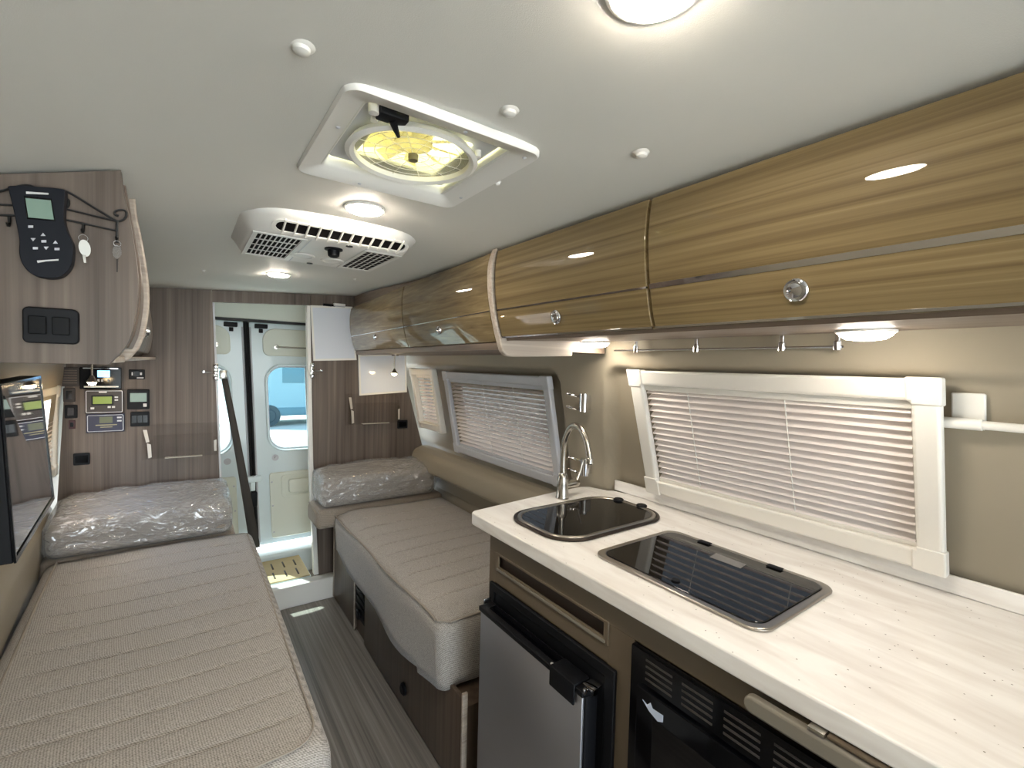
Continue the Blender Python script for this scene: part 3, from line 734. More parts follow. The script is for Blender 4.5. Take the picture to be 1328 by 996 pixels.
bm = B(); quad(bm, [(150.5, 336), (153.5, 336), (153, 353), (151, 353)], YL-.018); obj('key', bm, M['brownp'], kt)
c = kp(152, 316, YL-.018)
bm = B(); tube(bm, [c+Vector((.005*math.cos(a), 0, .005*math.sin(a))) for a in lsp(0, 2*PI*15/16, 16)], .0006, 6, True); obj('ring', bm, M['chrome'], kt)

# ------------------------------------------------------------------ devices on the rear bulkhead
yb = YB-.0006
def dev(name, px, label, cat, m, t=.012, r=.004, mb=.002):
    (x0, y0), (x1, y1) = px
    a = ony(x0, y0, YB); b = ony(x1, y1, YB); zc_ = (a[2]+b[2])/2
    o = thing(name, ((a[0]+b[0])/2, YB, zc_), label, cat)
    z1 = a[2]; z0 = b[2]
    # edges lean in the image: take heights from the middle of the box
    t1 = ony((x0+x1)/2, y0+.4*(y1-y0)*0, YB)[2]; 
    bm = B(); plate(bm, a[0], b[0], z0, z1, yb, t, r); obj('case', bm, m, o, bevel=mb)
    return o, (a[0], b[0], z0, z1)
def sub(o, name, R, f, m, t=.002, y=None, r=.001, label=None, parent=None, base=.012):
    """f = fractions x0,x1,z0(top),z1(bottom) of the case face"""
    x0, x1, z0, z1 = R; w = x1-x0; h = z1-z0
    bm = B(); plate(bm, x0+w*f[0], x0+w*f[1], z1-h*f[3], z1-h*f[2], yb-base-.0003, t, min(r, w*(f[1]-f[0])*.3, h*(f[3]-f[2])*.3)); return obj(name, bm, m, parent or o, label=label)
def rimf(o, R, f, m, w=.003, base=.012, r=.006):
    x0, x1, z0, z1 = R; W = x1-x0; H = z1-z0
    a0, a1, b0, b1 = x0+W*f[0], x0+W*f[1], z1-H*f[3], z1-H*f[2]
    cx, cz = (a0+a1)/2, (b0+b1)/2
    y = yb-base-.0003
    bm = B(); ring_prism(bm, [(u, y, v) for u, v in rrect(a1-a0, b1-b0, r, 4, cx, cz)], [(u, y, v) for u, v in rrect(a1-a0-2*w, b1-b0-2*w, r*.6, 4, cx, cz)], (0, -.001, 0)); return obj('border_line', bm, m, o)
o, R = dev('stereo', [(104, 476), (158, 504)], 'black stereo with blue lit display, topmost of three centre panels on the left bulkhead', 'stereo', M['blackg'], .02)
sub(o, 'display', R, (.42, .72, .14, .45), M['lcdb'], base=.02, label='blue lit display')
for k in (.42, .51, .66): sub(o, 'button', R, (k, k+.05, .55, .66), M['mark'], base=.02)
sub(o, 'chrome_strip', R, (.08, .92, .02, .07), M['chrome'], base=.02)
sub(o, 'disc_slot', R, (.1, .93, .86, .93), M['white'], base=.02, label='pale slot line')
o, R = dev('inverter_panel', [(110, 505), (161, 535)], 'dark inverter panel with yellow-green display below the stereo', 'control panel', M['brownp'])
rimf(o, R, (.03, .97, .05, .97), M['grey'], .003)
sub(o, 'display_bezel', R, (.17, .73, .24, .66), M['black'], .0015)
sub(o, 'display', R, (.21, .69, .30, .60), M['lcdg'], .003, label='yellow-green display')
for f in ((.15, .24, .74, .82), (.58, .66, .70, .78), (.69, .77, .70, .78), (.76, .85, .30, .36), (.76, .85, .42, .48), (.36, .56, .08, .14)): sub(o, 'button', R, f, M['mark'])
o, R = dev('solar_controller', [(112, 537), (162, 559)], 'navy blue solar controller, lowest of three centre panels on the left bulkhead', 'control panel', M['blue'])
rimf(o, R, (.03, .97, .06, .95), M['grey'], .0025)
sub(o, 'display', R, (.34, .68, .16, .50), M['lcdg'] if False else mat('olive_lcd', (92, 96, 70), .3), label='olive display')
sub(o, 'lettering', R, (.24, .80, .58, .63), M['gold']); sub(o, 'lettering', R, (.36, .68, .70, .74), M['gold'])
for f in ((.80, .92, .18, .26), (.80, .92, .36, .44)): sub(o, 'button', R, f, M['grey'])
o, R = dev('thermostat', [(165, 505), (194, 530)], 'black square thermostat with pale display on the left bulkhead', 'thermostat', M['black'], .016)
sub(o, 'display', R, (.14, .88, .18, .62), M['lcdp'], base=.016, label='pale green display'); sub(o, 'button', R, (.72, .88, .72, .88), M['mark'], base=.016)
o, R = dev('switch_panel', [(169, 534), (194, 552)], 'black switch plate below the thermostat', 'switch', M['black'], .01, .005)
for k in range(3): sub(o, 'rocker', R, (.10+k*.28, .34+k*.28, .25, .75), M['blackg'], .003, base=.01)
o, R = dev('level_monitor', [(167, 479), (188, 492)], 'small black monitor plate above the thermostat', 'control panel', M['black'], .006)
sub(o, 'indicator', R, (.18, .26, .28, .6), M['mark'], base=.006); sub(o, 'indicator', R, (.7, .82, .3, .55), M['grey'], base=.006); sub(o, 'lettering', R, (.5, .92, .78, .9), M['mark'], base=.006)
sub(o, 'recess', R, (.3, .66, .2, .7), M['blackg'], base=.006)
for n, px, lab in (('rocker_switch', [(82, 503), (98, 521)], 'upper black rocker switch beside the inverter panel'), ('rocker_switch', [(84, 525), (101, 542)], 'lower black rocker switch beside the inverter panel')):
    o, R = dev(n, px, lab, 'switch', M['black'] if 'lower' in lab else M['brownp'], .008, .005)
    sub(o, 'rocker', R, (.25, .75, .2, .8), M['blackg'], .004, base=.008)
o, R = dev('push_button', [(89, 545), (98, 556)], 'tiny dark red button below the rocker switches', 'button', M['red'], .006, .002); sub(o, 'button_cap', R, (.25, .75, .25, .75), M['black'], .002, base=.006)
o, R = dev('speaker', [(73, 476), (104, 501)], 'brown square grille in the corner left of the stereo', 'speaker', M['brownp'], .01, .006)
for k in range(6): sub(o, 'grille_bar', R, (.12, .88, .14+k*.13, .19+k*.13), M['cabw'], .002, base=.01)
o, R = dev('power_socket', [(95, 588), (117, 602)], 'black socket low on the left bulkhead', 'socket', M['black'], .008, .006); sub(o, 'cover', R, (.12, .88, .2, .8), M['blackg'], .003, base=.008)
o, R = dev('power_socket', [(515, 545), (528, 555)], 'black socket on the right bulkhead near the small blind', 'socket', M['black'], .008, .006); sub(o, 'cover', R, (.15, .85, .2, .8), M['blackg'], .003, base=.008)
# whiteboards
def board(name, c4, label):
    P = [ony(x, y, YB) for x, y in c4]      # tl tr br bl
    o = thing(name, (float(np.mean([p[0] for p in P])), YB, float(np.mean([p[2] for p in P]))), label, 'whiteboard')
    pts = [(p[0], yb, p[2]) for p in P]
    bm = B(); poly_prism(bm, pts, (0, -.006, 0)); obj('panel', bm, M['board'], o)
    c = np.mean([np.array(p) for p in pts], axis=0)
    inn = []
    for p in pts:
        d = np.array(p)-c; inn.append(tuple(c+d*np.array([1-.012/abs(d[0]), 1, 1-.012/abs(d[2])])))
    out = pts
    bm = B(); ring_prism(bm, [(p[0], yb-.0062, p[2]) for p in out], [(p[0], yb-.0062, p[2]) for p in inn], (0, -.004, 0)); obj('frame', bm, M['white'], o, bevel=.001)
    return o
board('whiteboard', [(402, 396), (456.5, 398), (462, 467), (406, 468)], 'larger whiteboard beside the rear doorway, upper of the two')
board('whiteboard', [(464, 460), (526, 459), (527, 508.5), (465.5, 513)], 'whiteboard under the right overhead cabinet behind the reading lamp')
a = ony(419, 395, YB-.012); b = ony(430, 396, YB-.012)
bm = B(); tube(bm, [a, b], .008, 12); mk = tag(obj('marker_pen', bm, M['black'], None), 'black marker on top of the larger whiteboard', 'pen')
bm = B(); tube(bm, [np.array(b)+[.001, 0, 0], np.array(b)+[.02, 0, -.001]], .0065, 12); obj('cap', bm, M['blackg'], mk)
p = ony(440, 395.2, YB-.02)
bm = B(); box(bm, (p[0]-.034, YB-.03, p[2]-.008), (p[0]+.036, YB-.002, p[2]+.007), .002); e_ = tag(obj('eraser', bm, M['white'], None), 'white eraser beside the marker on top of the larger whiteboard', 'eraser')
bm = B(); box(bm, (p[0]-.034, YB-.03, p[2]-.0125), (p[0]+.036, YB-.002, p[2]-.0085), .001); obj('felt', bm, M['grey'], e_)
# clear holders
def holder(px, label):
    P = [np.array(ony(x, y, YB)) for x, y in px]   # tl, tr, br, bl of the pocket
    x0 = min(p[0] for p in P); x1 = max(p[0] for p in P); z1 = max(p[2] for p in P); z0 = min(p[2] for p in P)
    o = thing('magazine_holder', ((x0+x1)/2, YB, z0), label, 'holder')
    w = x1-x0; h = z1-z0; yF = YB-.045
    front = [(x0, z0), (x1, z0), (x1, z1-.45*h), (x1-.02, z1-.40*h), (x1-.02, z1-.3*h), (x0+.03, z1-.3*h), (x0+.03, z1-.42*h), (x0, z1-.5*h)]
    bm = B(); poly_prism(bm, [(u, yF, v) for u, v in front], (0, -.003, 0)); obj('front_sheet', bm, M['acryl'], o, smooth=False)
    bm = B(); poly_prism(bm, [(x0-.02, yb, z0-.01), (x1+.02, yb, z0-.01), (x1+.02, yb, z1), (x0-.02, yb, z1)], (0, -.002, 0)); obj('back_sheet', bm, M['acryl'], o, smooth=False)
    bm = B()
    box(bm, (x0+.25*w, yF-.003, z0-.004), (x1-.22*w, yb-.003, z0), .001); obj('floor_strip', bm, M['edgehl'], o)
    for xx in (x0, x1-.004):
        bm = B(); poly_prism(bm, [(xx, yF, z0), (xx, yb-.003, z0), (xx, yb-.003, z1-.02), (xx, yF, z1-.5*h)], (.004, 0, 0)); obj('side_wall', bm, M['acryl'], o, smooth=False)
    for pts in ([(x0-.012, z1-.02), (x0+.004, z1-.02), (x0+.014, z1-.48*h), (x0+.001, z1-.5*h)], [(x0+.004, z1-.52*h), (x0+.02, z1-.56*h), (x0+.024, z0+.01), (x0+.010, z0+.005)], [(x1-.016, z1-.55*h), (x1-.003, z1-.52*h), (x1-.003, z0+.02), (x1-.014, z0+.02)]):
        bm = B(); poly_prism(bm, [(u, yF-.0035, v) for u, v in pts], (0, -.0015, 0)); obj('edge_highlight', bm, M['edgehl'], o, smooth=False)  # edge highlights painted as pale strips over the clear front
    return o
holder([(190, 551), (281, 548), (281, 586), (200, 593)], 'clear acrylic magazine holder on the left bulkhead')
holder([(452, 514), (516, 510), (514, 546), (460, 549)], 'clear acrylic magazine holder under the whiteboard on the right bulkhead')
# door catches
def catch(px, label, s):
    p = ony(*px, YB); o = thing('door_catch', tuple(p), label, 'latch')
    bm = B(); box(bm, (p[0]-.012, YB-.02, p[2]-.045), (p[0]+.012, YB-.006, p[2]+.05), .002); obj('plate', bm, M['nickel'], o)
    for dz, m_ in ((.035, 'chrome'), (.0, 'chrome'), (-.03, 'chrome')):
        bm = B(); lathe(bm, [(.011, 0), (.012, .008), (.008, .014), (0, .016)], (p[0], YB-.02, p[2]+dz), (0, -1, 0), 14); obj('stud', bm, M[m_], o)
    bm = B(); tube(bm, [(p[0]+s*.015, YB-.012, p[2]), (p[0]+s*.05, YB-.012, p[2]+.002)], .005, 8); lathe(bm, [(.009, 0), (.009, .004), (0, .006)], (p[0]+s*.055, YB-.004, p[2]+.004), (0, -1, 0), 12); obj('pin', bm, M['chrome'], o)
    return o
catch((404.5, 481), 'chrome catch at the right edge of the rear doorway', 1)
catch((279.5, 483), 'chrome catch at the left edge of the rear doorway', -1)
# strap
p0 = ony(290, 487, 3.125); p1 = ony(331, 712, 3.16)
st = thing('strap', tuple(p0), 'dark grey webbing strap hanging at the left edge of the rear doorway', 'strap')
bm = B(); n = 14
for k in range(n+1): pass
A_ = [np.array(p0)*(1-t)+np.array(p1)*t+np.array([.004*math.sin(t*PI), -.01*math.sin(t*PI), 0]) for t in lsp(0, 1, n+1)]
L_ = [bm.verts.new((a[0]-.014-.012*i/n, a[1], a[2])) for i, a in enumerate(A_)]; R_ = [bm.verts.new((a[0]+.014+.012*i/n, a[1]-.006, a[2]+.012)) for i, a in enumerate(A_)]
for i in range(n): bm.faces.new((L_[i], R_[i], R_[i+1], L_[i+1]))
s_ = obj('webbing', bm, M['strap'], st); md = s_.modifiers.new('s', 'SOLIDIFY'); md.thickness = .003
bm = B(); box(bm, (p0[0]-.022, 3.105, p0[2]-.02), (p0[0]+.016, 3.135, p0[2]+.03), .004); obj('anchor', bm, M['nickel'], st)

# reading lamps
def read_lamp(p, label, mid=True):
    o = thing('reading_lamp', tuple(p), label, 'lamp')
    bm = B(); lathe(bm, [(.022, 0), (.022, -.008), (.012, -.012), (0, -.012)], p, (0, 0, 1), 18); obj('base', bm, M['chrome'], o)
    q = Vector(p)+Vector((-.012, 0, -.012))
    bm = B(); tube(bm, [Vector(p)+Vector((0, 0, -.01)), Vector(p)+Vector((-.004, 0, -.05)), Vector(p)+Vector((-.004, 0, -.095))], .004, 8); obj('stem', bm, M['nickel'], o)
    bm = B(); lathe(bm, [(.006, 0), (.01, -.01), (.022, -.03), (.021, -.03), (.009, -.012), (0, -.012)], Vector(p)+Vector((-.004, 0, -.09)), (0, 0, 1), 18); obj('shade', bm, M['nickel'], o)
    bm = B(); lathe(bm, [(0, -.012), (.012, -.018), (.017, -.03), (.012, -.042), (0, -.046)], Vector(p)+Vector((-.004, 0, -.09)), (0, 0, 1), 14); obj('bulb', bm, M['bulb'], o)
    return o
read_lamp(Vector((1.10, 2.86, 1.5555)), 'small reading lamp hanging under the right overhead cabinet')
pl = ony(121, 498, 2.80)
read_lamp(Vector((pl[0], 2.80, 1.4995)), 'small lit reading lamp hanging under the left overhead cabinet')

# ------------------------------------------------------------------ television
tv = thing('television', (-.39, 1.86, 1.2), 'black flat television on the left wall above the bed, reflecting the bulkhead', 'television')
def tvp(u, v, e=0):                        # u 0 near..1 far, v 0 bottom..1 top
    y = 1.545+u*.635; z = 1.005+v*.422
    x = (-.33-.04*u)*(1-v)+(-.35-.05*u)*v
    return Vector((x+e, y, z))
bm = B()
poly_prism(bm, [tvp(0, 0), tvp(1, 0), tvp(1, 1), tvp(0, 1)], (-.045, 0, 0)); obj('housing', bm, M['black'], tv, bevel=.003)
bm = B(); o_ = [tvp(0, 0, .001), tvp(1, 0, .001), tvp(1, 1, .001), tvp(0, 1, .001)]; i_ = [tvp(.015, .03, .001), tvp(.985, .03, .001), tvp(.985, .98, .001), tvp(.015, .98, .001)]
ring_prism(bm, o_, i_, (.004, 0, 0)); obj('bezel', bm, M['blackg'], tv)
bm = B(); poly_prism(bm, [tvp(.016, .032, .0008), tvp(.984, .032, .0008), tvp(.984, .978, .0008), tvp(.016, .978, .0008)], (.0015, 0, 0)); obj('screen', bm, M['tv'], tv, smooth=False)
bm = B(); box(bm, (-.50, 1.75, 1.12), (-.43, 1.95, 1.32), .004); obj('mount', bm, M['blackm'], tv)

# ------------------------------------------------------------------ window blinds
def blind(name, pts, label, a, s, fr=.05, pitch=.0205, cords=(.33, .66), depth=.03, frame_m=None):
    """pts: four pixel corners tl tr br bl on the plane X=a-s*z (u runs towards -Y)"""
    P = [np.array(onp(x, y, a, s)) for x, y in pts]
    yl = (P[0][1]+P[3][1])/2; yr_ = (P[1][1]+P[2][1])/2; zt = (P[0][2]+P[1][2])/2; zb = (P[2][2]+P[3][2])/2
    return blind_at(name, yl, yr_, zb, zt, a, s, label, fr, pitch, cords, depth, frame_m)
def blind_at(name, yl, yr_, zb, zt, a, s, label, fr, pitch, cords, depth, frame_m=None, side=1):
    P3 = lambda y, z, e=0: Vector((a-s*z-side*e, y, z))   # e towards the room
    o = thing(name, tuple(P3((yl+yr_)/2, zb)), label, 'blind')
    fm = frame_m or M['blindframe']
    o4 = [(yl, zb), (yr_, zb), (yr_, zt), (yl, zt)]; sg = 1 if yr_ > yl else -1
    i4 = [(yl+sg*fr, zb+fr), (yr_-sg*fr, zb+fr), (yr_-sg*fr, zt-fr), (yl+sg*fr, zt-fr)]
    bm = B(); ring_prism(bm, [P3(*p) for p in o4], [P3(*p) for p in i4], (-side*depth, 0, 0)); obj('frame', bm, fm, o, bevel=.008, seg=3)
    for (cy, cz) in o4:
        bm = B()
        y2 = cy+(.058 if cy == min(yl, yr_) else -.058); z2 = cz+(.058 if cz == zb else -.058)
        ya, yb_ = sorted((cy+(-.003 if cy == min(yl, yr_) else .003), y2)); za, zb2 = sorted((cz+(-.003 if cz == zb else .003), z2))
        L4 = [(ya, za), (yb_, za), (yb_, zb2), (ya, zb2)]
        # an L-shaped corner cover: two short wraps
        iy = cy+(fr if cy == min(yl, yr_) else -fr); iz = cz+(fr if cz == zb else -fr)
        oy = cy+(-.003 if cy == min(yl, yr_) else .003); oz = cz+(-.003 if cz == zb else .003)
        L6 = [(oy, oz), (y2, oz), (y2, iz), (iy, iz), (iy, z2), (oy, z2)]
        poly_prism(bm, [P3(y, z, -.0) for y, z in L6], (-side*(depth+.003), 0, 0)); obj('corner_cover', bm, fm, o, bevel=.009, seg=3)
    y0, y1 = sorted((i4[0][0], i4[1][0])); z0, z1 = zb+fr, zt-fr
    bm = B(); q_ = [P3(y0, z1-.018, -.004), P3(y1, z1-.018, -.004), P3(y1, z1, -.004), P3(y0, z1, -.004)]; poly_prism(bm, q_, (-side*.018, 0, 0)); obj('head_rail', bm, fm, o, bevel=.002)
    bm = B(); q_ = [P3(y0, z0, -.002), P3(y1, z0, -.002), P3(y1, z0+.012, -.002), P3(y0, z0+.012, -.002)]; poly_prism(bm, q_, (-side*.014, 0, 0)); obj('bottom_rail', bm, fm, o, bevel=.002)
    bm = B(); n = int((z1-z0-.034)/pitch)
    for k in range(n+1):
        z = z0+.022+k*pitch
        w = .0145; th = math.radians(40 if pitch < .022 else 24)
        cs, sn = math.cos(th), math.sin(th)
        rows = []
        for t in (-1, -.5, 0, .5, 1):
            hx = t*w*cs; hz = -t*w*sn+.002*(1-t*t)
            c_ = [P3(y, z, -.002) for y in (y0+.004, y1-.004)]
            rows.append([bm.verts.new(q__+Vector((-side*hx, 0, hz))) for q__ in c_])
        for r1, r2 in zip(rows, rows[1:]): bm.faces.new((r1[0], r1[1], r2[1], r2[0]))
    obj('slats', bm, M['slat'], o)
    for f in cords:
        y = yl+(yr_-yl)*f
        bm = B(); tube(bm, [P3(y, z0+.01, .009), P3(y, z1-.01, .009)], .0012, 6); obj('cord', bm, M['white'], o)
    return o
blind('window_blind', [(825, 483), (1226, 487), (1228, 741), (842, 636)], 'large cream-framed slatted blind on the window above the counter', 1.752, .3, cords=(.26, .615), fr=.05)
blind('window_blind', [(581, 483), (723, 487), (727, 627), (593, 586)], 'grey-framed slatted blind on the window beside the right bed', 1.61, .2, cords=(.42, .70), fr=.045, pitch=.0225, frame_m=M['grey'])
blind('window_blind', [(537, 478), (569, 479), (577, 559), (550, 555)], 'narrow slatted blind in the rear corner above the right bolster', 1.60, .2, cords=(), fr=.04, pitch=.0225, depth=.04)
blind_at('window_blind', 3.02, 2.30, .93, 1.355, -.545, -.03, 'slatted blind on the left wall half hidden behind the television', .04, .0205, (), .022, None, -1)
# glass behind the blinds
for i, (h, a, s) in enumerate(((HOLES_R[0], 1.80, .3), (HOLES_R[1], 1.66, .2), (HOLES_R[2], 1.66, .2))):
    P3 = lambda y, z: Vector((a-s*z, y, z))
    bm = B(); poly_prism(bm, [P3(h[0]-.09, h[2]-.06), P3(h[1]+.13, h[2]-.06), P3(h[1]+.13, h[3]+.06), P3(h[0]-.09, h[3]+.06)], (.004, 0, 0)); struct('window_%d' % (i+1), bm, M['tint'], smooth=False)

# ------------------------------------------------------------------ kitchen base, counter
ZC = 1.0
kb = thing('kitchen_cabinet', (1.1, .5, 0), 'taupe base cabinet under the pale counter with a recessed slot', 'cabinet')
XF = .822
bm = B(); box(bm, (XF+.02, -.7, 0), (1.45, 1.258, .958)); obj('body', bm, M['cabg'], kb, smooth=False)
# face frame with openings for fridge, microwave and the slot
def face(y0, y1, z0, z1, name='face_frame'):
    bm = B(); box(bm, (XF, y0, z0), (XF+.0195, y1, z1), .0015); return bm
bm = B()
for a in ((-.7, 1.262, .897, .9585), (1.225, 1.262, 0, .896), (.66, .735, 0, .896), (.7355, 1.2245, .801, .846), (-.7, .6595, 0, .42)): box(bm, (XF, a[0], a[2]), (XF+.0195, a[1], a[3]))
obj('face_frame', bm, M['cabg'], kb, smooth=False)
bm = B(); box(bm, (XF+.012, .742, .850), (XF+.0195, 1.217, .894)); obj('slot_recess', bm, M['brownp'], kb, smooth=False, label='dark recessed slot')
bm = B(); ring_prism(bm, [(XF-.003, y, z) for y, z in ((.736, .842), (1.224, .842), (1.224, .9), (.736, .9))], [(XF-.003, y, z) for y, z in ((.752, .857), (1.208, .857), (1.208, .893), (.752, .893))], (.008, 0, 0)); obj('slot_trim', bm, M['cabg'], kb, bevel=.002)
bm = B(); box(bm, (XF-.006, .745, .845), (XF-.001, 1.215, .853), .002); obj('slot_lip', bm, M['bar'], kb, label='lighter lip below the slot')
wt = thing('countertop', (1.1, .4, .96), 'pale speckled solid-surface counter with raised back edge', 'countertop')
SINK = [np.array(onz(*p, ZC)) for p in ((665, 678), (738, 710), (869, 670), (780, 642))]
end = [(.795+.03*(1-math.sin(t)), 1.358-.03*(1-math.cos(t))) for t in lsp(0, PI/2, 6)]
out = [(.795, -.7)]+[(.795+.03*(1-math.cos(t)), 1.33+.03*math.sin(t)) for t in lsp(0, PI/2, 7)]+[(1.2, 1.402), (1.37, 1.412), (1.40, 1.395), (1.425, 1.31), (1.445, 1.30), (1.455, 1.24), (1.475, 1.20), (1.475, -.7)]
bm = B(); poly_prism(bm, [(x, y, .9605) for x, y in out], (0, 0, .0395)); obj('slab', bm, M['counter'], wt, bevel=.004, seg=3)
bm = B(); poly_prism(bm, [(1.452, 1.30, 1.0005), (1.462, 1.30, 1.0005), (1.462, 1.30, 1.043), (1.452, 1.30, 1.043)], (0, -2.0, 0)); obj('backsplash', bm, M['counter'], wt, bevel=.003)
# sink
def zpt(px, py): return np.array(onz(px, py, ZC))
sk = thing('sink', (1.11, 1.1, ZC), 'small round-cornered sink with smoked glass lid in front of the tap', 'sink')
sc_ = np.array([1.11, 1.098]); sw_, sh_ = .500, .305
def sloop(w, h, r, z): return [(sc_[0]+u, sc_[1]+v, z) for u, v in rrect(w, h, r, 8)]
# outline follows the bowl: rounder on the far right side
skx0, skx1, sky0, sky1 = .862, 1.352, .945, 1.262
sc_ = np.array([(skx0+skx1)/2, (sky0+sky1)/2]); sw_ = skx1-skx0; sh_ = sky1-sky0
RR = (.13, .10, .10, .13)
bm = B(); ring_prism(bm, [(sc_[0]+u, sc_[1]+v, ZC+.0005) for u, v in rrect(sw_, sh_, .105, 9)], [(sc_[0]+u, sc_[1]+v, ZC+.0005) for u, v in rrect(sw_-.022, sh_-.022, .096, 9)], (0, 0, .008)); obj('outer_rim', bm, M['darkrim'], sk, bevel=.003)
bm = B(); ring_prism(bm, [(sc_[0]+u, sc_[1]+v, ZC+.0005) for u, v in rrect(sw_-.023, sh_-.023, .0955, 9)], [(sc_[0]+u, sc_[1]+v, ZC+.0005) for u, v in rrect(sw_-.05, sh_-.05, .084, 9)], (0, 0, .010)); obj('inner_rim', bm, M['steel'], sk, bevel=.003)
bm = B(); poly_prism(bm, [(sc_[0]+u, sc_[1]+v, ZC+.002) for u, v in rrect(sw_-.052, sh_-.052, .083, 9)], (0, 0, .007)); obj('glass_lid', bm, M['lid'], sk, bevel=.0015, label='smoked glass lid')
for px in ((802, 652), (832, 660)):
    p = zpt(*px); bm = B(); lathe(bm, [(.019, .0095), (.019, .014), (.015, .017), (0, .017)], (p[0], p[1], ZC), (0, 0, 1), 18); obj('lid_hinge', bm, M['black'], sk)
# cooktop
ck = thing('cooktop', (1.06, .64, ZC), 'rectangular cooktop with smoked glass lid set into the counter', 'cooktop')
cx0, cx1, cy0, cy1 = .893, 1.240, .418, .872
cc = ((cx0+cx1)/2, (cy0+cy1)/2); cw, ch = cx1-cx0, cy1-cy0
L = lambda w, h, r, z: [(cc[0]+u, cc[1]+v, z) for u, v in rrect(w, h, r, 8)]
bm = B(); ring_prism(bm, L(cw, ch, .04, ZC+.0005), L(cw-.036, ch-.036, .034, ZC+.0005), (0, 0, .007)); obj('steel_frame', bm, M['steel'], ck, bevel=.003)
bm = B(); poly_prism(bm, L(cw-.037, ch-.037, .033, ZC+.002), (0, 0, .007)); obj('glass_lid', bm, M['lid'], ck, bevel=.0015, label='smoked glass lid')
p = zpt(876, 758); bm = B(); lathe(bm, [(.010, .0095), (.010, .012), (.006, .0125), (0, .011)], (p[0], p[1], ZC), (0, 0, 1), 18); obj('lid_knob', bm, M['black'], ck)
for px in ((914, 708), (1005, 741)):
    p = zpt(*px); bm = B(); box(bm, (p[0]-.012, p[1]-.018, ZC+.0095), (p[0]+.008, p[1]+.018, ZC+.013), .002); obj('lid_hinge', bm, M['black'], ck)
bm = B(); poly_prism(bm, [tuple(zpt(*p)[:2])+(ZC+.0094,) for p in ((929, 722), (968, 737), (960, 742), (920, 727))], (0, 0, .0006)); obj('sticker', bm, mat('grey_sticker', (120, 118, 116), .5), ck, smooth=False, label='pale sticker on the lid')
# tap
fb = zpt(729, 646); FX, FY = fb[0], fb[1]
tp = thing('tap', (FX, FY, ZC), 'brushed nickel gooseneck tap beside the sink', 'tap')
bm = B(); lathe(bm, [(.026, 0), (.026, .004), (.023, .01), (.0215, .05), (.021, .075), (.018, .088), (.0125, .098), (0, .098)], (FX, FY, ZC+.0005), (0, 0, 1), 24); obj('base', bm, M['nickel'], tp)
tip = np.array([FX-.015, FY-.155, ZC+.135])
# neck follows the photographed arch in the plane through base and tip
dirv = np.array([tip[0]-FX, tip[1]-FY]); Lh = np.linalg.norm(dirv); dirv /= Lh
prof = catmull([(0, .09), (0, .17), (.012, .235), (.05, .284), (.095, .284), (.13, .25), (.15, .20), (.156, .178)], 6)
bm = B(); tube(bm, [(FX+dirv[0]*s, FY+dirv[1]*s, ZC+h) for s, h in prof], .0115, 14); obj('neck', bm, M['nickel'], tp)
e0 = prof[-1]; bm = B(); lathe(bm, [(.0118, .008), (.0145, .004), (.0145, -.012), (.011, -.016), (0, -.014)], (FX+dirv[0]*e0[0], FY+dirv[1]*e0[0], ZC+e0[1]), (0, 0, 1), 18); obj('spout_tip', bm, M['nickel'], tp)
bm = B(); lathe(bm, [(.014, .015), (.0155, .02), (.0155, .055), (.017, .058), (.017, .082), (.012, .088), (0, .088)], (FX, FY, ZC+.05), (1, .1, 0), 20); obj('handle_barrel', bm, M['nickel'], tp)
bm = B(); tube(bm, [(FX+.074, FY, ZC+.06), (FX+.092, FY, ZC+.095), (FX+.105, FY, ZC+.135)], [.005, .0045, .0035], 10); obj('lever', bm, M['nickel'], tp)
# fridge
fr_ = thing('fridge', (.8, .98, 0), 'small fridge with grey steel door under the counter', 'fridge')
bm = B(); ring_prism(bm, [(XF-.012, y, z) for y, z in ((.705, .03), (1.242, .03), (1.242, .80), (.705, .80))], [(XF-.012, y, z) for y, z in ((.735, .05), (1.215, .05), (1.215, .775), (.735, .775))], (.011, 0, 0)); obj('surround', bm, M['black'], fr_, bevel=.002)
bm = B(); box(bm, (XF-.008, .737, .052), (XF-.001, 1.213, .773)); obj('cavity', bm, M['black'], fr_, smooth=False)
bm = B(); box(bm, (.770, .752, .055), (.808, 1.218, .728), .002); obj('door', bm, M['black'], fr_)
bm = B(); box(bm, (.761, .757, .06), (.7695, 1.214, .728), .002); obj('door_skin', bm, M['fridge'], fr_, label='grey steel door skin')
bm = B(); box(bm, (.757, .752, .7285), (.809, 1.22, .744), .003); obj('top_trim', bm, M['black'], fr_)
bm = B(); box(bm, (.776, .86, .7442), (.803, 1.19, .7448)); obj('trim_groove', bm, M['blackg'], fr_)
bm = B(); box(bm, (.752, .775, .7445), (.803, .865, .752), .003); box(bm, (.750, .775, .700), (.7565, .865, .752), .003); obj('handle', bm, M['black'], fr_, label='black latch handle')
bm = B(); lathe(bm, [(.004, 0), (.004, .002), (0, .003)], (.765, .872, .7442), (0, 0, 1), 10); obj('indicator', bm, M['mark'], fr_)
bm = B(); box(bm, (.775, .740, .7445), (.822-.013, .772, .749), .001); box(bm, (.783, .7505, .722), (.806, .7515, .744)); box(bm, (.760, .748, .738), (.772, .756, .752), .002); obj('hinge', bm, M['chrome'], fr_, label='chrome hinge at the near top corner')
bm = B(); box(bm, (.778, 1.221, .735), (.806, 1.228, .756), .002); obj('hinge', bm, M['chrome'], fr_, label='chrome hinge at the far top corner')
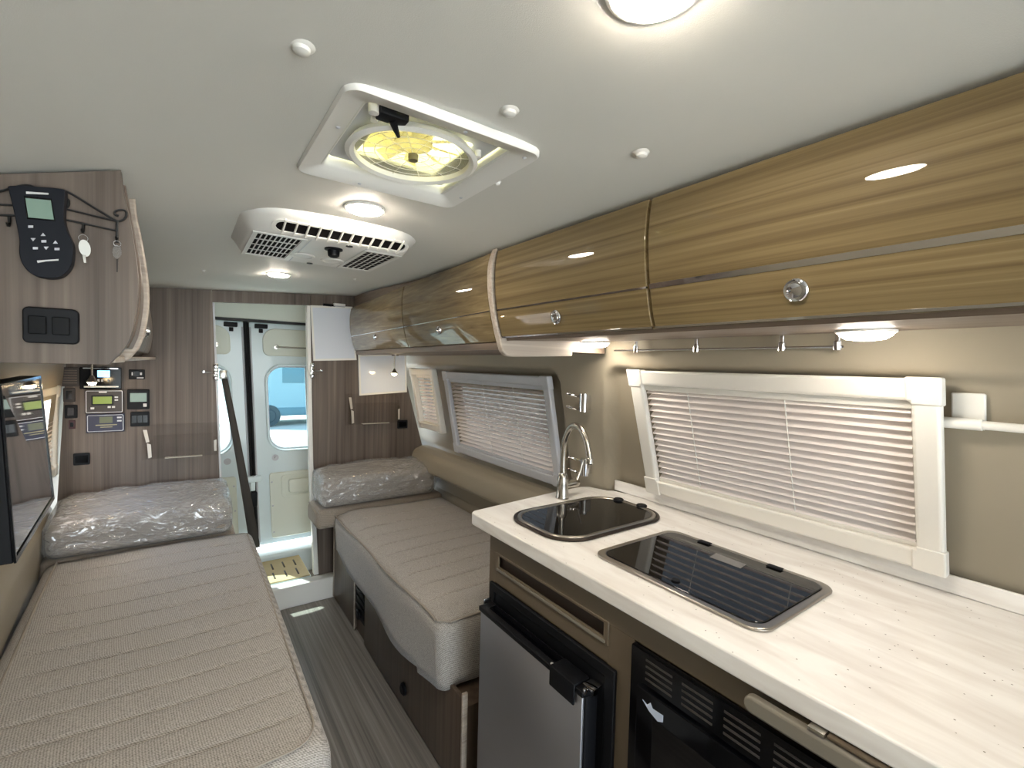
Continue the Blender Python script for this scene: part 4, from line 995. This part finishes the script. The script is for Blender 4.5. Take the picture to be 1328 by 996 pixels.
# microwave
mw = thing('microwave', (.81, .44, .43), 'black built-in microwave with vent slots under the counter', 'microwave')
bm = B(); box(bm, (.806, .18, .43), (XF-.0005, .656, .896), .003); obj('surround', bm, M['blackg'], mw)
bm = B(); box(bm, (.796, .20, .44), (.8055, .630, .823), .004); d = obj('door', bm, M['blackg'], mw)
bm = B(); box(bm, (.7945, .24, .47), (.7958, .585, .775)); obj('door_glass', bm, M['lid'], d, smooth=False)
for g in range(5):
    y1 = .615-g*.088
    bm = B()
    for k in range(4): box(bm, (.8042, y1-.066, .838+k*.0135), (.8058, y1, .8425+k*.0135), .0005)
    obj('vent_slots', bm, mat('vent_grey', (62, 58, 56), .4) if g == 0 else bpy.data.materials['vent_grey'], mw, label='group of horizontal vent slots')
bm = B(); 
bp = lambda u, v: (.7943, .612-u, .800-v)
poly_prism(bm, [bp(0, 0), bp(.012, .004), (.7943, .612-.02, .805), bp(.026, .004), bp(.052, .002), bp(.052, .016), bp(.04, .022), bp(.018, .014)], (.0012, 0, 0)); obj('badge', bm, M['logo'], d, label='pale badge at the top corner')
# beige bar
gb = thing('grab_bar', (.79, .25, .95), 'long rounded beige bar below the counter edge at lower right', 'bar')
pts = [(y, z) for y, z in rrect(.62, .030, .0145, 6, .085, .936)]
bm = B(); poly_prism(bm, [(.783, y, z) for y, z in pts], (.018, 0, 0)); obj('bar', bm, M['bar'], gb, bevel=.005, seg=3)
bm = B(); box(bm, (.788, -.2, .954), (.805, .27, .9585), .001); obj('hinge_strip', bm, M['cabg'], gb)
bm = B(); box(bm, (.784, .272, .951), (.806, .296, .9590), .002); obj('bracket', bm, M['nickel'], gb, label='metal bracket')
bm = B(); box(bm, (.801, .30, .93), (.8215, .33, .95), .001); obj('standoff', bm, M['cabg'], gb)

# ------------------------------------------------------------------ wall hardware on the right
def tumbler(px, label):
    p = onp(px[0], px[1], 1.735, .3); p[0] = wallRx(p[1], p[2])-.002
    o = thing('glass_holder', tuple(p), label, 'holder')
    x, y, z = p
    bm = B(); poly_prism(bm, [(x-.022+.016*math.cos(t)-.01, y+.018*math.sin(t), z-.036) for t in lsp(PI*.5, PI*1.5, 9)]+[(x-.028, y-.018, z-.036), (x-.028, y+.018, z-.036)][::1], (0, 0, .072)); obj('sleeve', bm, M['chrome'], o, ang=50)
    bm = B(); box(bm, (x-.028, y-.012, z-.03), (x, y+.012, z+.03), .002); obj('mount', bm, M['chrome'], o)
    for zz in (.024, -.028):
        for dy in (.02, .034):
            bm = B(); tube(bm, [(x-.028, y+.004, z+zz), (x-.036, y+dy+.01, z+zz-.002), (x-.05, y+dy+.028, z+zz+.004), (x-.062, y+dy+.034, z+zz+.010)], .0042, 8); obj('prong', bm, M['chrome'], o)
    return o
tumbler((763, 522), 'upper chrome holder on the wall pillar behind the tap')
tumbler((768, 604), 'lower chrome holder on the wall pillar behind the tap')
rl = thing('rail', (1.24, .8, 1.57), 'thin chrome rail with four posts under the kitchen overhead cabinet', 'rail')
A0 = np.array(onx(797, 457, 1.24)); A1 = np.array(onx(1088, 446, 1.24)); zr = (A0[2]+A1[2])/2
bm = B(); tube(bm, [(1.24, A0[1], zr), (1.24, A1[1]-.01, zr)], .0032, 8); obj('rod', bm, M['chrome'], rl)
for px in (825, 903, 1014, 1086):
    y = float(onx(px, 450, 1.24)[1]); bm = B(); lathe(bm, [(.0095, -.008), (.0095, .012), (.006, .014), (.006, 1.596-zr)], (1.24, y, zr), (0, 0, 1), 14); obj('post', bm, M['chrome'], rl)
# under-cabinet lamps
def ulamp(px, label):
    p = np.array(onz(px[0], px[1], 1.575)); zl = 1.576+.0455*(p[0]-.8)
    o = thing('under_cabinet_lamp', (p[0], p[1], zl), label, 'lamp')
    bm = B(); lathe(bm, [(.050, 0), (.050, -.004), (.046, -.006), (.046, 0)], (p[0], p[1], zl), (0, 0, 1), 32); obj('rim', bm, M['white'], o)
    bm = B(); lathe(bm, [(.045, -.002), (.043, -.010), (.032, -.017), (.014, -.020), (0, -.020)], (p[0], p[1], zl), (0, 0, 1), 32); obj('lens', bm, M['lens2'], o)
    return o
ulamp((772, 450), 'lit oval under-cabinet lamp over the tap')
ulamp((1122, 438), 'lit oval under-cabinet lamp at the right end of the chrome rail')
# towel bar
tb = thing('towel_bar', (1.34, .23, 1.42), 'white towel bar on the wall to the right of the large blind', 'towel bar')
def wp(y, z, e): return Vector((wallRx(y, z)-e, y, z))
y0 = .262; 
bm = B(); poly_prism(bm, [wp(y, z, .001) for y, z in ((.265, 1.398), (.212, 1.398), (.212, 1.470), (.265, 1.470))], (-.010, 0, 0)); obj('bracket', bm, M['white'], tb, bevel=.003)
bm = B(); tube(bm, [wp(y, 1.405, .024) for y in (.272, .1, -.15, -.4)], .009, 14); obj('bar', bm, M['white'], tb)
bm = B(); tube(bm, [wp(y, 1.405, .024) for y in (.276, .215)], .012, 14); box(bm, tuple(wp(.26, 1.395, .026)), tuple(wp(.216, 1.415, .002)), .002); obj('sleeve', bm, M['white'], tb)

# ------------------------------------------------------------------ ceiling things
def cl(px, label, vis=True, at=None):
    if at is None:
        p = np.array(onz(px[0], px[1], 1.885))
    else: p = np.array(at)
    z = ceilz(p[0], p[1])-.001
    o = thing('ceiling_light', (p[0], p[1], z), label, 'light', 'round ceiling lights')
    bm = B(); lathe(bm, [(.051, 0), (.051, -.003), (.047, -.005), (.045, -.005), (.045, 0)], (p[0], p[1], z), (0, 0, 1), 32); obj('rim', bm, M['white'], o)
    bm = B(); lathe(bm, [(.0445, -.003), (.040, -.009), (.03, -.012), (0, -.013)], (p[0], p[1], z), (0, 0, 1), 32); obj('lens', bm, M['lens'], o)
    return o
cl((361, 358), 'lit round ceiling light nearest the rear doorway, behind the air conditioner')
cl((473, 273), 'lit round ceiling light between the air conditioner and the roof vent')
cl((850, -12), 'lit round ceiling light at the top edge of the picture')
cl(None, 'lit round ceiling light towards the driver seats', at=(.39, -.75, 1.88))
for px, lab in (((391, 60), 'white ceiling stud nearest the upper left of the ceiling'), ((661, 143), 'white ceiling stud just beside the roof vent corner'), ((832, 200), 'white ceiling stud above the kitchen overhead cabinet'),
                ((264, 350), 'faint ceiling stud left of the air conditioner'), ((460, 362), 'faint ceiling stud between the air conditioner and the rear cabinet'), ((645, 235), 'faint ceiling stud at the far right corner of the roof vent')):
    p = np.array(onz(px[0], px[1], 1.88)); p = np.array(onz(px[0], px[1], ceilz(p[0], p[1]))); z = ceilz(p[0], p[1])+.0005
    r = .0105 if 'faint' not in lab else .006
    bm = B(); lathe(bm, [(r*1.5, 0), (r*1.35, -.0015), (r, -.003), (r*.9, -.007), (r*.5, -.009), (0, -.0095)], (p[0], p[1], z), (0, 0, 1), 20)
    tag(obj('ceiling_stud', bm, M['acw'], None), lab, 'stud', 'white ceiling studs')
# roof vent
zv = 1.885
fcx, fcy = (FX0+FX1)/2, (FY0+FY1)/2
rv = thing('roof_vent', (fcx, fcy, zv), 'square white roof vent with round fan and yellow-lit clear lid', 'roof vent')
ow, oh = .347, .362
fcx, fcy = .3515, .8395
def vl(w, h, r, z, n=6): return [(fcx+u, fcy+v, z) for u, v in rrect(w, h, r, n)]
bm = B()
loops = [vl(ow, oh, .026, 1.890), vl(ow, oh, .026, 1.880), vl(ow-.006, oh-.006, .024, 1.876), vl(ow-.084, oh-.084, .012, 1.887), vl(ow-.090, oh-.090, .011, 1.893), vl(ow-.092, oh-.092, .010, 1.97)]
V = [[bm.verts.new(p) for p in l] for l in loops]
for a, b in zip(V, V[1:]):
    for k in range(len(a)): bm.faces.new((a[k], a[(k+1) % len(a)], b[(k+1) % len(a)], b[k]))
obj('flange', bm, M['white'], rv, ang=50)
Rr = .118
bm = B(); lathe(bm, [(Rr, 0), (Rr+.004, -.006), (Rr-.004, -.010), (Rr-.012, -.006), (Rr-.013, .004), (Rr-.004, .006), (Rr, 0)], (fcx, fcy, 1.892), (0, 0, 1), 48, False); ring = obj('fan_ring', bm, M['white'], rv)
bm = B(); sq = vl(ow-.102, oh-.102, .010, 1.905, 8); n = len(sq)
cir = []
for p in sq:
    a = math.atan2(p[1]-fcy, p[0]-fcx); cir.append((fcx+(Rr-.002)*math.cos(a), fcy+(Rr-.002)*math.sin(a), 1.905))
ring_prism(bm, sq, cir, (0, 0, .004)); obj('fan_plate', bm, M['grey'], rv)
bm = B()
for r in (.03, .05, .07, .09): tube(bm, [(fcx+r*math.cos(a), fcy+r*math.sin(a), 1.893) for a in lsp(0, 2*PI*31/32, 32)], .0006, 4, True)
for k in range(12):
    a = 2*PI*k/12; tube(bm, [(fcx+.012*math.cos(a), fcy+.012*math.sin(a), 1.893), (fcx+(Rr-.008)*math.cos(a), fcy+(Rr-.008)*math.sin(a), 1.893)], .0006, 4)
obj('fan_guard', bm, M['acw'], rv)
bm = B(); lathe(bm, [(Rr-.012, 0), (Rr-.012, .0006), (0, .0006)], (fcx, fcy, 1.895), (0, 0, 1), 40); obj('insect_screen', bm, M['screenmesh'], rv)
bm = B(); lathe(bm, [(0, -.012), (.009, -.011), (.010, 0), (0, 0)], (fcx, fcy, 1.894), (0, 0, 1), 14); obj('centre_knob', bm, mat('olive_knob', (112, 104, 72), .5), rv, label='small dark centre knob')
for k in range(10):
    a0 = 2*PI*k/10; bm = B()
    i0, i1 = a0-.17, a0+.17
    pts = [(fcx+r*math.cos(a), fcy+r*math.sin(a), 1.912+dz) for r, a, dz in ((.03, a0-.2, 0), (.098, a0-.13, 0), (.1, a0+.10, .012), (.03, a0+.25, .012))]
    poly_prism(bm, pts, (0, 0, .0015)); obj('fan_blade', bm, M['smoke'], rv, smooth=False)
bm = B(); lathe(bm, [(.036, 0), (.036, .03), (0, .03)], (fcx, fcy, 1.912), (0, 0, 1), 24); obj('fan_motor', bm, M['smoke'], rv)
bm = B(); box(bm, (fcx-.19, fcy-.2, 1.995), (fcx+.19, fcy+.2, 2.007), .004); obj('outer_lid', bm, M['dome'], rv, label='translucent outer lid')
for k, (u, v) in enumerate(((-.085, .092), (.085, .092), (.1, -.07), (-.1, -.075))):
    bm = B(); lathe(bm, [(.006, 0), (.006, -.012), (0, -.013)], (fcx+u, fcy+v, 1.905), (0, 0, 1), 10); obj('thumb_screw', bm, M['white'], rv)
bm = B(); box(bm, (fcx-.105, fcy-.122, 1.886), (fcx-.058, fcy-.094, 1.902), .003); tube(bm, [(fcx-.08, fcy-.106, 1.888), (fcx-.072, fcy-.098, 1.880), (fcx-.064, fcy-.092, 1.872)], [.007, .005, .003], 8); obj('lid_crank', bm, M['black'], rv, label='black crank handle')
bm = B(); lathe(bm, [(0, 0), (.008, 0), (.008, .02), (0, .02)], (fcx-.113, fcy-.112, 1.886), (0, 0, 1), 12); obj('crank_boss', bm, M['acw'], rv)
for u, v in ((-.15, -.05), (.02, -.165), (.15, -.15), (.158, .1), (-.05, .165)):
    bm = B(); lathe(bm, [(.004, 0), (.003, -.0015), (0, -.002)], (fcx+u, fcy+v, 1.878), (0, 0, 1), 8); obj('screw', bm, M['grey'], rv)

# air conditioner
AX0, AX1, AY0, AY1 = .112, .595, 1.31, 1.78
acx, acy = (AX0+AX1)/2, (AY0+AY1)/2
ac = thing('air_conditioner', (acx, acy, 1.89), 'white ceiling air conditioner with grilles and centre knob', 'air conditioner')
za, zb_ = 1.893, 1.840
def al(w, h, r, z, dx=0, dy=0, n=7): return [(acx+dx+u, acy+dy+v, z) for u, v in rrect(w, h, r, n)]
W_, H_ = AX1-AX0, AY1-AY0
bm = B()
loops = [al(W_, H_, .10, 1.90), al(W_, H_, .10, 1.880), al(W_-.02, H_-.02, .095, 1.868), al(W_-.05, H_-.10, .075, 1.8435, 0, .018), al(W_-.07, H_-.11, .06, zb_, 0, .02), ]
V = [[bm.verts.new(p) for p in l] for l in loops]
for a, b in zip(V, V[1:]):
    for k in range(len(a)): bm.faces.new((a[k], a[(k+1) % len(a)], b[(k+1) % len(a)], b[k]))
bm.faces.new(V[-1]); bm.faces.new(V[0][::-1])
obj('shroud', bm, M['acw'], ac, ang=50)
# sloping front outlet (faces the camera) : slot between two points of the slope
def fs(u, t, e=0):                          # u along X, t 0 bottom .. 1 top of the front slope
    y = AY0+.075-.062*t; z = 1.8400+.0275*t
    n = Vector((0, -.41, -.912)); return Vector((u, y, z))+n*e
cxo = acx+.015
bm = B(); pts = [fs(cxo+u, .5+v/.065, .0006) for u, v in rrect(.36, .042, .02, 6)]
poly_prism(bm, pts, (0, .0005, .0008)); obj('outlet', bm, mat('outlet_dark', (26, 23, 22), .9, spec=.1), ac, smooth=False, label='dark front outlet')
bm = B(); ring_prism(bm, [fs(cxo+u, .5+v/.065, .0012) for u, v in rrect(.372, .050, .024, 6)], [fs(cxo+u, .5+v/.065, .0012) for u, v in rrect(.352, .038, .018, 6)], tuple(Vector((0, -.41, -.912))*.003)); obj('outlet_frame', bm, M['acw'], ac)
for k in range(12):
    u = cxo-.16+k*.029
    bm = B(); poly_prism(bm, [fs(u, .06, .001), fs(u+.004, .06, .001), fs(u+.006, .94, .001), fs(u+.002, .94, .001)], tuple(Vector((.004, -.41, -.912)).normalized()*.006)); obj('vane', bm, M['acw'], ac, smooth=False)
# underside grilles
def grille(x0, x1, y0, y1, nx, ny, lab):
    bm = B(); ring_prism(bm, [(x0-.012, y0-.012, zb_-.0004), (x1+.012, y0-.012, zb_-.0004), (x1+.012, y1+.012, zb_-.0004), (x0-.012, y1+.012, zb_-.0004)],
                         [(x0, y0, zb_-.0004), (x1, y0, zb_-.0004), (x1, y1, zb_-.0004), (x0, y1, zb_-.0004)], (0, 0, -.003)); g = obj('grille_frame', bm, M['acw'], ac, bevel=.001, label=lab)
    bm = B(); dx = (x1-x0)/nx; dy = (y1-y0)/ny
    for i in range(nx):
        for j in range(ny): box(bm, (x0+i*dx+dx*.18, y0+j*dy+dy*.12, zb_-.0012), (x0+i*dx+dx*.82, y0+j*dy+dy*.88, zb_-.0004))
    obj('slots', bm, bpy.data.materials['outlet_dark'], g, smooth=False)
    bm = B(); box(bm, (x0, y0, zb_-.0003), (x1, y1, zb_-.0001)); obj('grille_bed', bm, M['acw'], g, smooth=False)
grille(acx-.196, acx-.085, acy-.13, acy+.165, 9, 4, 'left return grille')
grille(acx+.10, acx+.195, acy-.12, acy+.165, 5, 9, 'right return grille')
bm = B(); lathe(bm, [(.026, 0), (.026, -.004), (.018, -.006), (.016, -.022), (.010, -.026), (0, -.026)], (acx+.012, acy-.08, zb_-.0003), (0, 0, 1), 20); obj('knob', bm, M['black'], ac, label='black control knob')
for u, v in ((-.045, .08), (.05, .09)):
    bm = B(); lathe(bm, [(.038, 0), (.036, -.004), (.030, -.005), (.026, -.002), (0, -.002)], (acx+u, acy+v, zb_-.0003), (0, 0, 1), 28); obj('air_port', bm, M['acw'], ac)
for u, v in ((.04, -.145), (.0, .19)):
    bm = B(); lathe(bm, [(.010, 0), (.010, -.002), (0, -.002)], (acx+u, acy+v, zb_-.0003), (0, 0, 1), 12); obj('screw_recess', bm, M['black'], ac)
bm = B()
for x in (-.065, .09): box(bm, (acx+x, acy-.15, zb_-.0012), (acx+x+.002, acy+.195, zb_-.0002))
obj('panel_joint', bm, M['grey'], ac)

# ------------------------------------------------------------------ light
def lamp_sun(rot, e, c):
    l = bpy.data.lights.new('sun', 'SUN'); l.energy = e; l.color = c; l.angle = .01
    o = bpy.data.objects.new('sun', l); col.objects.link(o); o.rotation_euler = rot; return o
d = Vector((.38, -.60, -1.12)).normalized()
so = lamp_sun((0, 0, 0), 10.0, (1, .96, .88)); so.rotation_euler = d.to_track_quat('-Z', 'Y').to_euler()
w = bpy.data.worlds.new('world'); sc.world = w; w.use_nodes = True
nt = w.node_tree; N = nt.nodes; L_ = nt.links
bg = N['Background']; tc = N.new('ShaderNodeTexCoord'); sx = N.new('ShaderNodeSeparateXYZ'); L_.new(tc.outputs['Generated'], sx.inputs[0])
rp = N.new('ShaderNodeValToRGB'); rp.color_ramp.elements[0].position = .0; rp.color_ramp.elements[0].color = (.88, .97, 1, 1)
rp.color_ramp.elements[1].position = .6; rp.color_ramp.elements[1].color = (.50, .70, 1, 1)
L_.new(sx.outputs['Z'], rp.inputs[0]); L_.new(rp.outputs[0], bg.inputs[0]); bg.inputs[1].default_value = 1.9

sc.view_settings.view_transform = 'Standard'; sc.view_settings.look = 'None'; sc.view_settings.gamma = 1
sc.view_settings.use_curve_mapping = False; sc.view_settings.exposure = 2.1
sc.cycles.use_denoising = True
sc.cycles.max_bounces = 10; sc.cycles.transparent_max_bounces = 16; sc.cycles.caustics_refractive = False
sc.cycles.sample_clamp_indirect = 6
